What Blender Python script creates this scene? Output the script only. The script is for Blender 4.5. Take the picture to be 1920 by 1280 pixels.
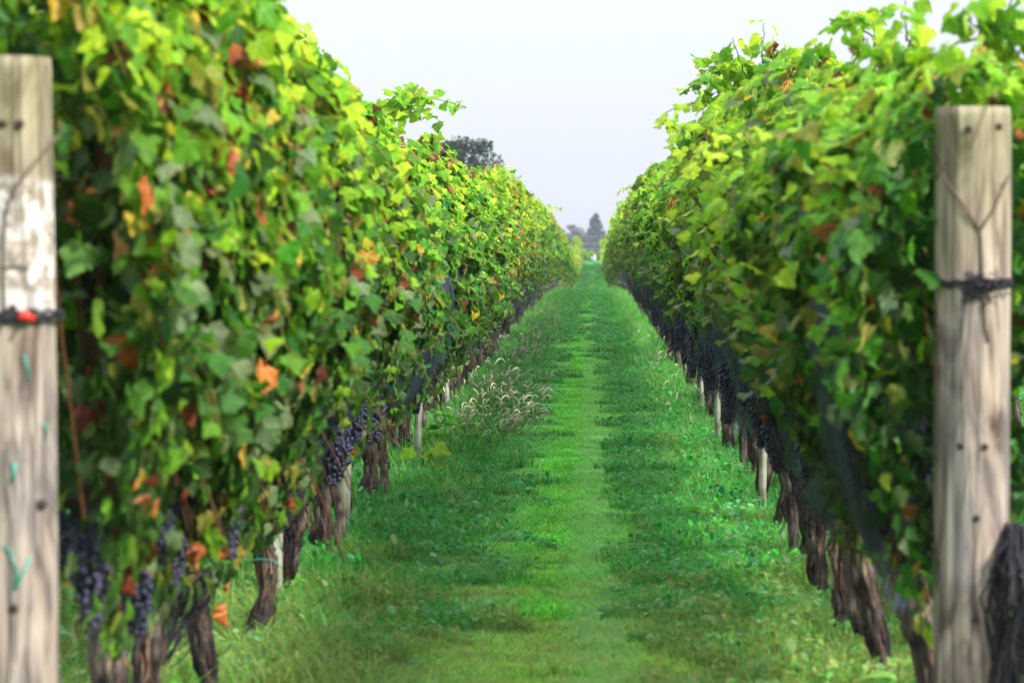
import bpy, math, random
import numpy as np
from mathutils import Vector, Matrix, noise as mnoise
R = math.radians
S = bpy.context.scene
for o in list(bpy.data.objects): bpy.data.objects.remove(o)
C = S.collection
rnd = random.Random(7)
rng = np.random.default_rng(11)

# ------------------------------------------------------------------ camera, sky, sun, exposure
FPX, VX, VY, H = 6000.0, 1113.0, 460.0, 1.6
cam = bpy.data.cameras.new('camera')
camo = bpy.data.objects.new('camera', cam); C.objects.link(camo)
cam.sensor_width = 36; cam.lens = FPX / 1920 * 36
cam.clip_start = 0.1; cam.clip_end = 6000
camo.location = (0, 0, H)
camo.rotation_euler = (R(90 - 1.7184), 0, R(1.4607))
cam.dof.use_dof = True; cam.dof.focus_distance = 25.0; cam.dof.aperture_fstop = 5.0
S.camera = camo

SUN_EL, SUN_AZ = R(38), R(128)       # azimuth clockwise from +Y: right of and a little behind the camera
w = bpy.data.worlds.new('World'); S.world = w; w.use_nodes = True
nt = w.node_tree; nt.nodes.clear()
out = nt.nodes.new('ShaderNodeOutputWorld'); bg = nt.nodes.new('ShaderNodeBackground')
sky = nt.nodes.new('ShaderNodeTexSky'); sky.sky_type = 'NISHITA'; sky.sun_disc = False
sky.sun_elevation = SUN_EL; sky.sun_rotation = SUN_AZ; sky.dust_density = 2.0
veil = nt.nodes.new('ShaderNodeMix'); veil.data_type = 'RGBA'; veil.inputs['Factor'].default_value = 0.78
tc = nt.nodes.new('ShaderNodeTexCoord'); mp = nt.nodes.new('ShaderNodeMapping'); mp.inputs['Scale'].default_value = (1, 1, 5)
nz = nt.nodes.new('ShaderNodeTexNoise'); nz.inputs['Scale'].default_value = 3; nz.inputs['Detail'].default_value = 5
cr = nt.nodes.new('ShaderNodeMapRange'); cr.inputs['To Min'].default_value = 0.84; cr.inputs['To Max'].default_value = 0.94
nt.links.new(tc.outputs['Generated'], mp.inputs['Vector']); nt.links.new(mp.outputs[0], nz.inputs['Vector'])
nt.links.new(nz.outputs['Fac'], cr.inputs['Value']); nt.links.new(cr.outputs[0], veil.inputs['Factor'])
# a thin overcast veil, brighter towards the zenith as overcast skies are: L = Lh (1 + 2 sin elevation)
sz = nt.nodes.new('ShaderNodeSeparateXYZ'); nt.links.new(tc.outputs['Generated'], sz.inputs[0])
mz = nt.nodes.new('ShaderNodeMapRange'); mz.inputs['From Min'].default_value = 0; mz.inputs['From Max'].default_value = 1
mz.inputs['To Min'].default_value = 1; mz.inputs['To Max'].default_value = 3.8; nt.links.new(sz.outputs['Z'], mz.inputs['Value'])
vs = nt.nodes.new('ShaderNodeVectorMath'); vs.operation = 'SCALE'; vs.inputs[0].default_value = (2.86, 3.0, 3.42)
nt.links.new(mz.outputs[0], vs.inputs['Scale']); nt.links.new(vs.outputs[0], veil.inputs['B'])
nt.links.new(sky.outputs[0], veil.inputs['A'])
nt.links.new(veil.outputs['Result'], bg.inputs['Color']); bg.inputs['Strength'].default_value = 0.10
nt.links.new(bg.outputs[0], out.inputs[0])
sl = bpy.data.lights.new('sun', 'SUN'); sl.energy = 2.8; sl.angle = R(8); sl.color = (1.0, 0.94, 0.85)
so = bpy.data.objects.new('sun', sl); C.objects.link(so)
sd = Vector((math.sin(SUN_AZ) * math.cos(SUN_EL), math.cos(SUN_AZ) * math.cos(SUN_EL), math.sin(SUN_EL)))
so.rotation_euler = sd.to_track_quat('Z', 'Y').to_euler(); so.location = (30, -10, 25)
S.view_settings.view_transform = 'Standard'; S.view_settings.look = 'None'
S.view_settings.gamma = 1; S.view_settings.use_curve_mapping = False
S.view_settings.exposure = 1.45
cy = S.cycles
cy.max_bounces = 8; cy.diffuse_bounces = 4; cy.glossy_bounces = 2; cy.transmission_bounces = 5
cy.transparent_max_bounces = 12; cy.caustics_reflective = False; cy.caustics_refractive = False
cy.sample_clamp_indirect = 6; cy.use_denoising = True

# ------------------------------------------------------------------ helpers
def sm(a, b, t):   # smoothstep, also for a > b
    t = max(0.0, min(1.0, (t - a) / (b - a))); return t * t * (3 - 2 * t)
def smv(a, b, t):
    t = np.clip((t - a) / (b - a), 0, 1); return t * t * (3 - 2 * t)
def gz(x, y):                                   # terrain height, works on arrays
    x = np.asarray(x, float); y = np.asarray(y, float)
    z = -1.38 * smv(85, 205, y) + 1.50 * smv(212, 262, y) - 1.5 * smv(266, 320, y) - 3.2 * smv(330, 650, y)
    z = z + 0.018 * np.sin(y * 0.55 + 0.6 * x) + 0.012 * np.sin(y * 1.7 + 2.1 * x + 1)
    for rx in (-1.36, 1.04, -3.76, 3.44):
        z = z - 0.03 * np.exp(-((x - rx) / 0.28) ** 2) * (y < 262)
    z = z - 0.02 * np.exp(-((x + 0.05) / 0.2) ** 2) - 0.02 * np.exp(-((x + 0.75) / 0.2) ** 2)
    return z
def g1(x, y): return float(gz(x, y))
def P(px, py, Z):                                # a pixel of the 1920 frame at depth Z -> a point
    return Vector(((px - VX) * Z / FPX, Z, H - (py - VY) * Z / FPX))

def mesh(name, V, F, col=None, smooth=True, luv=None):
    V = np.asarray(V, np.float32).reshape(-1, 3); F = np.asarray(F, np.int32)
    me = bpy.data.meshes.new(name)
    n = F.shape[1]
    me.vertices.add(len(V)); me.vertices.foreach_set('co', V.ravel())
    me.loops.add(F.size); me.loops.foreach_set('vertex_index', F.ravel())
    me.polygons.add(len(F)); me.polygons.foreach_set('loop_start', np.arange(0, F.size, n, dtype=np.int32))
    me.polygons.foreach_set('loop_total', np.full(len(F), n, np.int32))
    me.polygons.foreach_set('use_smooth', np.full(len(F), smooth, bool))
    if col is not None:
        a = me.color_attributes.new('col', 'FLOAT_COLOR', 'POINT')
        c = np.ones((len(V), 4), np.float32); c[:, :3] = col; a.data.foreach_set('color', c.ravel())
    if luv is not None:
        a = me.attributes.new('luv', 'FLOAT_VECTOR', 'POINT'); a.data.foreach_set('vector', np.ascontiguousarray(luv, np.float32).ravel())
    me.update(calc_edges=True); me.validate()
    return me
def obj(name, me, mat=None, parent=None, loc=(0, 0, 0), **props):
    o = bpy.data.objects.new(name, me); C.objects.link(o); o.location = loc
    if mat is not None and me is not None and not me.materials: me.materials.append(mat)
    if parent is not None: o.parent = parent
    for k, v in props.items(): o[k] = v
    return o
def thing(name, label, cat, loc=(0, 0, 0), group=None):
    o = bpy.data.objects.new(name, None); C.objects.link(o); o.location = loc
    o.empty_display_size = 0.1; o['label'] = label; o['category'] = cat
    if group: o['group'] = group
    return o

class MB:                                        # collects tubes and patches (triangles) with colours
    def __init__(s): s.V = []; s.F = []; s.C = []; s.U = []; s.n = 0
    def add(s, V, F, col=(1, 1, 1), luv=None):
        V = np.asarray(V, float).reshape(-1, 3); F = np.asarray(F, int).reshape(-1, 3)
        s.V.append(V); s.F.append(F + s.n); s.n += len(V); s.U.append(np.full((len(V), 3), 9.0) if luv is None else luv)
        c = np.asarray(col, float); s.C.append(np.broadcast_to(c, (len(V), 3)) if c.ndim == 1 else c)
    def tube(s, pts, rad, k=6, col=(1, 1, 1), cap=True, ridge=0.0, seed=0, squash=1.0):
        pts = [Vector(p) for p in pts]; n = len(pts)
        if not hasattr(rad, '__len__'): rad = [rad] * n
        V = []; up = Vector((0.13, 0.31, 0.94)).normalized()
        for i, p in enumerate(pts):
            d = (pts[min(i + 1, n - 1)] - pts[max(i - 1, 0)])
            d = d.normalized() if d.length > 1e-9 else Vector((0, 0, 1))
            a = d.cross(up if abs(d.dot(up)) < 0.98 else Vector((1, 0, 0))).normalized()
            if i and a.dot(pa) < 0: a = -a
            pa = a
            b = d.cross(a)
            for j in range(k):
                t = 2 * math.pi * j / k; r = rad[i]
                if ridge:
                    u = t + 1.3 * i / n; zz = i * 20.0 / n if n > 19 else i
                    r *= 1 + ridge * (0.8 * mnoise.noise(Vector((math.cos(u) * 1.8, math.sin(u) * 1.8, zz * 0.30 + seed * 9.1)))
                                      + 0.55 * mnoise.noise(Vector((math.cos(u) * 5, math.sin(u) * 5, zz * 0.35 + seed * 3.3)))
                                      + 0.35 * mnoise.noise(Vector((math.cos(u) * 11, math.sin(u) * 11, zz * 0.5 + seed * 5.3))))
                V.append(p + (a * math.cos(t) + b * math.sin(t) * squash) * r)
        F = []
        for i in range(n - 1):
            for j in range(k):
                q = (j + 1) % k; A, B, Cc, D = i * k + j, i * k + q, (i + 1) * k + q, (i + 1) * k + j
                F += [(A, B, Cc), (A, Cc, D)]
        if cap:
            V += [pts[0], pts[-1]]; c0 = n * k; c1 = c0 + 1
            for j in range(k):
                q = (j + 1) % k; F += [(c0, q, j), (c1, (n - 1) * k + j, (n - 1) * k + q)]
        s.add([tuple(v) for v in V], F, col)
    def mesh(s, name, smooth=True):
        return mesh(name, np.concatenate(s.V), np.concatenate(s.F), np.concatenate(s.C), smooth, np.concatenate(s.U))

# ------------------------------------------------------------------ materials
def nmat(name):
    m = bpy.data.materials.new(name); m.use_nodes = True
    t = m.node_tree; t.nodes.clear(); return m, t, t.nodes.new('ShaderNodeOutputMaterial')
def nd(t, kind, **kw):
    n = t.nodes.new(kind)
    for k, v in kw.items(): n.inputs[k.replace('_', ' ')].default_value = v
    return n
def leaf_material(name, trans=0.45, rough=0.5, back=0.35, hue=0.02, spots=True, spec=0.13, tcol=(1.0, 1.15, 0.3)):
    m, t, o = nmat(name); L = t.links.new
    at = t.nodes.new('ShaderNodeAttribute'); at.attribute_name = 'col'
    oi = t.nodes.new('ShaderNodeObjectInfo')
    hs = t.nodes.new('ShaderNodeHueSaturation')
    mr = nd(t, 'ShaderNodeMapRange', To_Min=0.5 - hue, To_Max=0.5 + hue); L(oi.outputs['Random'], mr.inputs['Value'])
    L(mr.outputs[0], hs.inputs['Hue']); L(at.outputs['Color'], hs.inputs['Color'])
    src = hs.outputs[0]
    tc = t.nodes.new('ShaderNodeTexCoord')
    nz = nd(t, 'ShaderNodeTexNoise', Scale=45.0, Detail=4.0); L(tc.outputs['Object'], nz.inputs['Vector'])
    mv = nd(t, 'ShaderNodeMapRange', From_Min=0.3, From_Max=0.7, To_Min=0.78, To_Max=1.2); L(nz.outputs['Fac'], mv.inputs['Value'])
    vm = t.nodes.new('ShaderNodeVectorMath'); vm.operation = 'SCALE'
    L(src, vm.inputs[0]); L(mv.outputs[0], vm.inputs['Scale']); src = vm.outputs[0]
    if spots:                                     # pale veins fanning out from the stalk
        al = t.nodes.new('ShaderNodeAttribute'); al.attribute_name = 'luv'; sx_ = t.nodes.new('ShaderNodeSeparateXYZ'); L(al.outputs['Vector'], sx_.inputs[0])
        ax_ = t.nodes.new('ShaderNodeMath'); ax_.operation = 'ABSOLUTE'; L(sx_.outputs['X'], ax_.inputs[0])
        def op(kind, a, b):
            q = t.nodes.new('ShaderNodeMath'); q.operation = kind
            for i_, v_ in enumerate((a, b)):
                if isinstance(v_, (int, float)): q.inputs[i_].default_value = v_
                else: L(v_, q.inputs[i_])
            return q.outputs[0]
        dmin = None
        for ang in (90, 28, -25):                  # main veins
            c_, s_ = math.cos(R(ang)), math.sin(R(ang))
            d_ = op('ABSOLUTE', op('SUBTRACT', op('MULTIPLY', ax_.outputs[0], s_), op('MULTIPLY', sx_.outputs['Y'], c_)), 0)
            al_ = op('ADD', op('MULTIPLY', ax_.outputs[0], c_), op('MULTIPLY', sx_.outputs['Y'], s_))
            d_ = op('ADD', d_, op('MULTIPLY', op('LESS_THAN', al_, 0.0), 1.0)); dmin = d_ if dmin is None else op('MINIMUM', dmin, d_)
        # fine side veins leaving the midrib
        sv = op('PINGPONG', op('SUBTRACT', sx_.outputs['Y'], op('MULTIPLY', ax_.outputs[0], 0.8)), 0.06)
        vein = op('MAXIMUM', op('MULTIPLY', op('LESS_THAN', dmin, 0.014), 0.55), op('MULTIPLY', op('LESS_THAN', sv, 0.006), 0.28))
        vein = op('MULTIPLY', vein, op('LESS_THAN', ax_.outputs[0], 1.5))
        mvn = t.nodes.new('ShaderNodeMix'); mvn.data_type = 'RGBA'; L(vein, mvn.inputs['Factor']); L(src, mvn.inputs['A'])
        hv = t.nodes.new('ShaderNodeHueSaturation'); hv.inputs['Saturation'].default_value = 0.75; hv.inputs['Value'].default_value = 1.9; L(src, hv.inputs['Color'])
        L(hv.outputs[0], mvn.inputs['B']); src = mvn.outputs['Result']
    if spots:                                     # small brown rust spots of autumn
        n2 = nd(t, 'ShaderNodeTexNoise', Scale=90.0, Detail=2.0); L(tc.outputs['Object'], n2.inputs['Vector'])
        m2 = nd(t, 'ShaderNodeMapRange', From_Min=0.66, From_Max=0.74, To_Min=0.0, To_Max=0.7); L(n2.outputs['Fac'], m2.inputs['Value'])
        mx = t.nodes.new('ShaderNodeMix'); mx.data_type = 'RGBA'; L(m2.outputs[0], mx.inputs['Factor'])
        L(src, mx.inputs['A']); mx.inputs['B'].default_value = (0.16, 0.07, 0.02, 1); src = mx.outputs['Result']
    ge = t.nodes.new('ShaderNodeNewGeometry')     # the underside of a leaf is paler and greyer
    mb = t.nodes.new('ShaderNodeMix'); mb.data_type = 'RGBA'
    hb = t.nodes.new('ShaderNodeHueSaturation'); hb.inputs['Saturation'].default_value = 0.6; hb.inputs['Value'].default_value = 1.35
    L(src, hb.inputs['Color']); L(src, mb.inputs['A']); L(hb.outputs[0], mb.inputs['B'])
    mm = t.nodes.new('ShaderNodeMath'); mm.operation = 'MULTIPLY'; mm.inputs[1].default_value = back
    L(ge.outputs['Backfacing'], mm.inputs[0]); L(mm.outputs[0], mb.inputs['Factor']); src = mb.outputs['Result']
    bs = nd(t, 'ShaderNodeBsdfPrincipled', Roughness=rough, Specular_IOR_Level=spec); L(src, bs.inputs['Base Color'])
    bp = nd(t, 'ShaderNodeBump', Strength=0.35, Distance=0.004); L(nz.outputs['Fac'], bp.inputs['Height']); L(bp.outputs[0], bs.inputs['Normal'])
    tr = t.nodes.new('ShaderNodeBsdfTranslucent')
    tm = t.nodes.new('ShaderNodeVectorMath'); tm.operation = 'MULTIPLY'; L(src, tm.inputs[0]); tm.inputs[1].default_value = tcol
    L(tm.outputs[0], tr.inputs['Color'])
    ms = t.nodes.new('ShaderNodeMixShader'); ms.inputs[0].default_value = trans
    L(bs.outputs[0], ms.inputs[1]); L(tr.outputs[0], ms.inputs[2]); L(ms.outputs[0], o.inputs[0])
    return m
M = {}
M['leaf'] = leaf_material('vine_leaf')
M['dry'] = leaf_material('dry_leaf', trans=0.25, rough=0.7, back=0.2, hue=0.01, spec=0.15, tcol=(1.2, 0.9, 0.5))
M['farleaf'] = leaf_material('tree_leaf', trans=0.2, rough=0.6, back=0.2, spots=False, spec=0.2)
M['needle'] = leaf_material('conifer_needle', trans=0.05, rough=0.7, back=0.0, spots=False, spec=0.15)

def grass_material(name, tint, dry, mown):
    m, t, o = nmat(name); L = t.links.new
    at = t.nodes.new('ShaderNodeAttribute'); at.attribute_name = 'col'
    ge = t.nodes.new('ShaderNodeNewGeometry')
    n1 = nd(t, 'ShaderNodeTexNoise', Scale=0.9, Detail=5.0, Roughness=0.65); L(ge.outputs['Position'], n1.inputs['Vector'])
    r1 = nd(t, 'ShaderNodeMapRange', From_Min=0.35, From_Max=0.68, To_Min=0.78, To_Max=1.22); L(n1.outputs['Fac'], r1.inputs['Value'])
    v1 = t.nodes.new('ShaderNodeVectorMath'); v1.operation = 'MULTIPLY'; v1.inputs[1].default_value = tint
    L(at.outputs['Color'], v1.inputs[0])
    v2 = t.nodes.new('ShaderNodeVectorMath'); v2.operation = 'SCALE'; L(v1.outputs[0], v2.inputs[0]); L(r1.outputs[0], v2.inputs['Scale'])
    src = v2.outputs[0]
    n5 = nd(t, 'ShaderNodeTexNoise', Scale=14.0, Detail=3.0, Roughness=0.7); L(ge.outputs['Position'], n5.inputs['Vector'])
    r5 = nd(t, 'ShaderNodeMapRange', From_Min=0.3, From_Max=0.7, To_Min=0.6, To_Max=1.45); L(n5.outputs['Fac'], r5.inputs['Value'])
    v5 = t.nodes.new('ShaderNodeVectorMath'); v5.operation = 'SCALE'; L(src, v5.inputs[0]); L(r5.outputs[0], v5.inputs['Scale']); src = v5.outputs[0]
    n6 = nd(t, 'ShaderNodeTexNoise', Scale=3.3, Detail=4.0); L(ge.outputs['Position'], n6.inputs['Vector'])
    r6 = nd(t, 'ShaderNodeMapRange', From_Min=0.4, From_Max=0.65, To_Min=0.0, To_Max=0.35); L(n6.outputs['Fac'], r6.inputs['Value'])
    m6 = t.nodes.new('ShaderNodeMix'); m6.data_type = 'RGBA'; L(r6.outputs[0], m6.inputs['Factor']); L(src, m6.inputs['A']); m6.inputs['B'].default_value = (0.14, 0.48, 0.12, 1); src = m6.outputs['Result']
    sx = t.nodes.new('ShaderNodeSeparateXYZ'); L(ge.outputs['Position'], sx.inputs[0])
    # dry straw patches, thicker at the headland before the rows
    n3 = nd(t, 'ShaderNodeTexNoise', Scale=2.6, Detail=4.0); L(ge.outputs['Position'], n3.inputs['Vector'])
    ry = nd(t, 'ShaderNodeMapRange', From_Min=16.5, From_Max=11.5, To_Min=0.0, To_Max=0.30); L(sx.outputs['Y'], ry.inputs['Value'])
    ad = t.nodes.new('ShaderNodeMath'); L(n3.outputs['Fac'], ad.inputs[0]); L(ry.outputs[0], ad.inputs[1])
    r3 = nd(t, 'ShaderNodeMapRange', From_Min=0.56, From_Max=0.72, To_Min=0.0, To_Max=dry); L(ad.outputs[0], r3.inputs['Value'])
    n7 = nd(t, 'ShaderNodeTexNoise', Scale=55.0, Detail=2.0); L(ge.outputs['Position'], n7.inputs['Vector'])
    r7 = nd(t, 'ShaderNodeMapRange', From_Min=0.42, From_Max=0.55); L(n7.outputs['Fac'], r7.inputs['Value'])
    m7 = t.nodes.new('ShaderNodeMath'); m7.operation = 'MULTIPLY'; L(r3.outputs[0], m7.inputs[0]); L(r7.outputs[0], m7.inputs[1])
    mx = t.nodes.new('ShaderNodeMix'); mx.data_type = 'RGBA'; L(m7.outputs[0], mx.inputs['Factor']); L(src, mx.inputs['A'])
    mx.inputs['B'].default_value = (0.62, 0.50, 0.15, 1); src = mx.outputs['Result']
    if mown:                                       # worn paler wheel tracks along the alley
        wv = nd(t, 'ShaderNodeTexNoise', Scale=0.7, Detail=2.0); L(ge.outputs['Position'], wv.inputs['Vector'])
        fac = None
        for cx, wd, am in ((0.02, 0.15, 0.95), (-0.48, 0.12, 0.6)):
            s1 = t.nodes.new('ShaderNodeMath'); s1.operation = 'SUBTRACT'; L(sx.outputs['X'], s1.inputs[0]); s1.inputs[1].default_value = cx
            s2 = t.nodes.new('ShaderNodeMath'); s2.operation = 'ABSOLUTE'; L(s1.outputs[0], s2.inputs[0])
            s3 = nd(t, 'ShaderNodeMapRange', From_Min=wd * 1.5, From_Max=wd * 0.3, To_Min=0.0, To_Max=am); L(s2.outputs[0], s3.inputs['Value'])
            s3.interpolation_type = 'SMOOTHSTEP'
            if fac is None: fac = s3.outputs[0]
            else:
                s4 = t.nodes.new('ShaderNodeMath'); L(fac, s4.inputs[0]); L(s3.outputs[0], s4.inputs[1]); fac = s4.outputs[0]
        s5 = t.nodes.new('ShaderNodeMath'); s5.operation = 'MULTIPLY'; L(fac, s5.inputs[0]); L(wv.outputs['Fac'], s5.inputs[1])
        mz = t.nodes.new('ShaderNodeMix'); mz.data_type = 'RGBA'; L(s5.outputs[0], mz.inputs['Factor']); L(src, mz.inputs['A'])
        mz.inputs['B'].default_value = (0.38, 0.70, 0.24, 1); src = mz.outputs['Result']
    bs = nd(t, 'ShaderNodeBsdfPrincipled', Roughness=0.5, Specular_IOR_Level=0.12); L(src, bs.inputs['Base Color'])
    tr = t.nodes.new('ShaderNodeBsdfTranslucent'); L(src, tr.inputs['Color'])
    ms = t.nodes.new('ShaderNodeMixShader'); ms.inputs[0].default_value = 0.45
    L(bs.outputs[0], ms.inputs[1]); L(tr.outputs[0], ms.inputs[2]); L(ms.outputs[0], o.inputs[0])
    return m
M['mown'] = grass_material('mown_grass', (1.25, 1.6, 1.3), 0.8, True)
M['verge'] = grass_material('verge_grass', (0.85, 0.98, 0.85), 0.55, False)

def ground_material():
    m, t, o = nmat('ground_soil_and_turf'); L = t.links.new
    ge = t.nodes.new('ShaderNodeNewGeometry')
    n1 = nd(t, 'ShaderNodeTexNoise', Scale=6.0, Detail=9.0, Roughness=0.7); L(ge.outputs['Position'], n1.inputs['Vector'])
    r = t.nodes.new('ShaderNodeValToRGB'); L(n1.outputs['Fac'], r.inputs[0])
    r.color_ramp.elements[0].position = 0.35; r.color_ramp.elements[0].color = (0.05, 0.10, 0.018, 1)
    r.color_ramp.elements[1].position = 0.7; r.color_ramp.elements[1].color = (0.17, 0.24, 0.07, 1)
    e = r.color_ramp.elements.new(0.55); e.color = (0.06, 0.22, 0.03, 1)
    sx = t.nodes.new('ShaderNodeSeparateXYZ'); L(ge.outputs['Position'], sx.inputs[0]); prev = r.outputs[0]
    for rx in (-1.36, 1.04):
        a = t.nodes.new('ShaderNodeMath'); a.operation = 'SUBTRACT'; L(sx.outputs['X'], a.inputs[0]); a.inputs[1].default_value = rx
        b_ = t.nodes.new('ShaderNodeMath'); b_.operation = 'ABSOLUTE'; L(a.outputs[0], b_.inputs[0])
        c = nd(t, 'ShaderNodeMapRange', From_Min=0.42, From_Max=0.18); L(b_.outputs[0], c.inputs['Value'])
        mx = t.nodes.new('ShaderNodeMix'); mx.data_type = 'RGBA'; L(c.outputs[0], mx.inputs['Factor']); L(prev, mx.inputs['A']); mx.inputs['B'].default_value = (0.085, 0.055, 0.035, 1); prev = mx.outputs['Result']
    bs = nd(t, 'ShaderNodeBsdfPrincipled', Roughness=0.9); L(prev, bs.inputs['Base Color'])
    bp = nd(t, 'ShaderNodeBump', Strength=0.8, Distance=0.03); L(n1.outputs['Fac'], bp.inputs['Height']); L(bp.outputs[0], bs.inputs['Normal'])
    L(bs.outputs[0], o.inputs[0]); return m
M['ground'] = ground_material()

def bark_material(name, a, b, c, scale=14, stretch=0.12, bump=1.0):
    m, t, o = nmat(name); L = t.links.new
    tc = t.nodes.new('ShaderNodeTexCoord'); mp = t.nodes.new('ShaderNodeMapping'); mp.inputs['Scale'].default_value = (1, 1, stretch)
    L(tc.outputs['Object'], mp.inputs[0])
    n1 = nd(t, 'ShaderNodeTexNoise', Scale=float(scale * 3), Detail=8.0, Roughness=0.7, Distortion=0.6); L(mp.outputs[0], n1.inputs['Vector'])
    n2 = nd(t, 'ShaderNodeTexNoise', Scale=7.0, Detail=3.0); L(tc.outputs['Object'], n2.inputs['Vector'])
    ad = t.nodes.new('ShaderNodeMath'); L(n1.outputs['Fac'], ad.inputs[0]); L(n2.outputs['Fac'], ad.inputs[1])
    r = t.nodes.new('ShaderNodeValToRGB'); L(ad.outputs[0], r.inputs[0])
    hf = t.nodes.new('ShaderNodeMath'); hf.operation = 'MULTIPLY'; hf.inputs[1].default_value = 0.5; L(ad.outputs[0], hf.inputs[0]); L(hf.outputs[0], r.inputs[0])
    r.color_ramp.elements[0].position = 0.42; r.color_ramp.elements[0].color = (*a, 1)
    r.color_ramp.elements[1].position = 0.60; r.color_ramp.elements[1].color = (*c, 1)
    e = r.color_ramp.elements.new(0.5); e.color = (*b, 1)
    bs = nd(t, 'ShaderNodeBsdfPrincipled', Roughness=0.85, Specular_IOR_Level=0.2); L(r.outputs[0], bs.inputs['Base Color'])
    bp = nd(t, 'ShaderNodeBump', Strength=bump, Distance=0.015); L(n1.outputs['Fac'], bp.inputs['Height']); L(bp.outputs[0], bs.inputs['Normal'])
    L(bs.outputs[0], o.inputs[0]); return m
M['bark'] = bark_material('vine_bark', (0.014, 0.011, 0.011), (0.055, 0.042, 0.037), (0.21, 0.17, 0.145))
M['shred'] = bark_material('peeling_bark', (0.09, 0.05, 0.03), (0.20, 0.11, 0.07), (0.34, 0.23, 0.16))
M['stake'] = bark_material('pale_stake_wood', (0.13, 0.14, 0.09), (0.27, 0.29, 0.21), (0.45, 0.46, 0.38), scale=18, stretch=0.05, bump=0.3)
M['treebark'] = bark_material('tree_bark', (0.04, 0.035, 0.03), (0.10, 0.085, 0.07), (0.2, 0.17, 0.14), scale=3)

def plain(name, col, rough=0.6, metal=0.0, spec=0.3, var=0.25, scale=40.0):
    m, t, o = nmat(name); L = t.links.new
    tc = t.nodes.new('ShaderNodeTexCoord'); n1 = nd(t, 'ShaderNodeTexNoise', Scale=scale, Detail=5.0); L(tc.outputs['Object'], n1.inputs['Vector'])
    mr = nd(t, 'ShaderNodeMapRange', From_Min=0.3, From_Max=0.7, To_Min=1 - var, To_Max=1 + var); L(n1.outputs['Fac'], mr.inputs['Value'])
    vm = t.nodes.new('ShaderNodeVectorMath'); vm.operation = 'SCALE'; vm.inputs[0].default_value = col; L(mr.outputs[0], vm.inputs['Scale'])
    bs = nd(t, 'ShaderNodeBsdfPrincipled', Roughness=rough, Metallic=metal, Specular_IOR_Level=spec); L(vm.outputs[0], bs.inputs['Base Color'])
    L(bs.outputs[0], o.inputs[0]); return m
M['wire'] = plain('rusty_wire', (0.12, 0.075, 0.055), 0.6, 0.5)
M['steel'] = plain('galvanised_wire', (0.30, 0.30, 0.30), 0.45, 0.8)
M['nail'] = plain('rusty_nail', (0.05, 0.032, 0.03), 0.6, 0.6)
M['berry'] = plain('grape_skin', (0.016, 0.017, 0.05), 0.42, 0, 0.5, 0.7, 30.0)
M['bloom'] = plain('grape_skin_with_bloom', (0.045, 0.042, 0.08), 0.6, 0, 0.3, 0.5, 30.0)
M['teal'] = plain('teal_plastic_tape', (0.01, 0.32, 0.25), 0.35, 0, 0.5, 0.1)
M['red'] = plain('red_plastic', (0.65, 0.02, 0.015), 0.35, 0, 0.5, 0.05)
M['strap'] = plain('black_net_cord', (0.016, 0.014, 0.020), 0.7)
M['stem'] = plain('green_brown_cane', (0.13, 0.12, 0.035), 0.6)
M['twig'] = plain('dry_twig', (0.17, 0.10, 0.06), 0.8)
M['seed'] = plain('foxtail_bristles', (0.40, 0.41, 0.26), 0.8, 0, 0.1, 0.3)
M['cable'] = plain('power_cable', (0.30, 0.29, 0.28), 0.6)
M['paint'] = plain('white_paint', (0.50, 0.50, 0.47), 0.6)
M['bluesign'] = plain('blue_sign_paint', (0.25, 0.45, 0.65), 0.5)

def net_material():
    m, t, o = nmat('bird_net_mesh'); L = t.links.new
    tc = t.nodes.new('ShaderNodeTexCoord'); sp = t.nodes.new('ShaderNodeSeparateXYZ'); L(tc.outputs['Object'], sp.inputs[0])
    def thread(sign):
        a = t.nodes.new('ShaderNodeMath'); a.operation = 'MULTIPLY_ADD'; L(sp.outputs['Z'], a.inputs[0]); a.inputs[1].default_value = sign; L(sp.outputs['Y'], a.inputs[2])
        b = t.nodes.new('ShaderNodeMath'); b.operation = 'PINGPONG'; L(a.outputs[0], b.inputs[0]); b.inputs[1].default_value = 0.011
        c = t.nodes.new('ShaderNodeMath'); c.operation = 'LESS_THAN'; L(b.outputs[0], c.inputs[0]); c.inputs[1].default_value = 0.0012
        return c.outputs[0]
    mxx = t.nodes.new('ShaderNodeMath'); mxx.operation = 'MAXIMUM'; L(thread(1.0), mxx.inputs[0]); L(thread(-1.0), mxx.inputs[1])
    # gathered folds hold several layers of thread, stretched places only one
    mp = t.nodes.new('ShaderNodeMapping'); mp.inputs['Scale'].default_value = (1, 22, 3.0); L(tc.outputs['Object'], mp.inputs[0])
    n1 = nd(t, 'ShaderNodeTexNoise', Scale=2.2, Detail=6.0, Distortion=1.2, Roughness=0.65); L(mp.outputs[0], n1.inputs['Vector'])
    mr = nd(t, 'ShaderNodeMapRange', From_Min=0.44, From_Max=0.72, To_Min=0.12, To_Max=0.8); L(n1.outputs['Fac'], mr.inputs['Value'])
    m2 = t.nodes.new('ShaderNodeMath'); m2.operation = 'MAXIMUM'; L(mxx.outputs[0], m2.inputs[0]); L(mr.outputs[0], m2.inputs[1])
    bs = nd(t, 'ShaderNodeBsdfPrincipled', Roughness=0.45, Specular_IOR_Level=0.5); bs.inputs['Base Color'].default_value = (0.040, 0.047, 0.10, 1)
    tp = t.nodes.new('ShaderNodeBsdfTransparent'); ms = t.nodes.new('ShaderNodeMixShader')
    L(m2.outputs[0], ms.inputs[0]); L(tp.outputs[0], ms.inputs[1]); L(bs.outputs[0], ms.inputs[2]); L(ms.outputs[0], o.inputs[0])
    return m
M['net'] = net_material()

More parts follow.
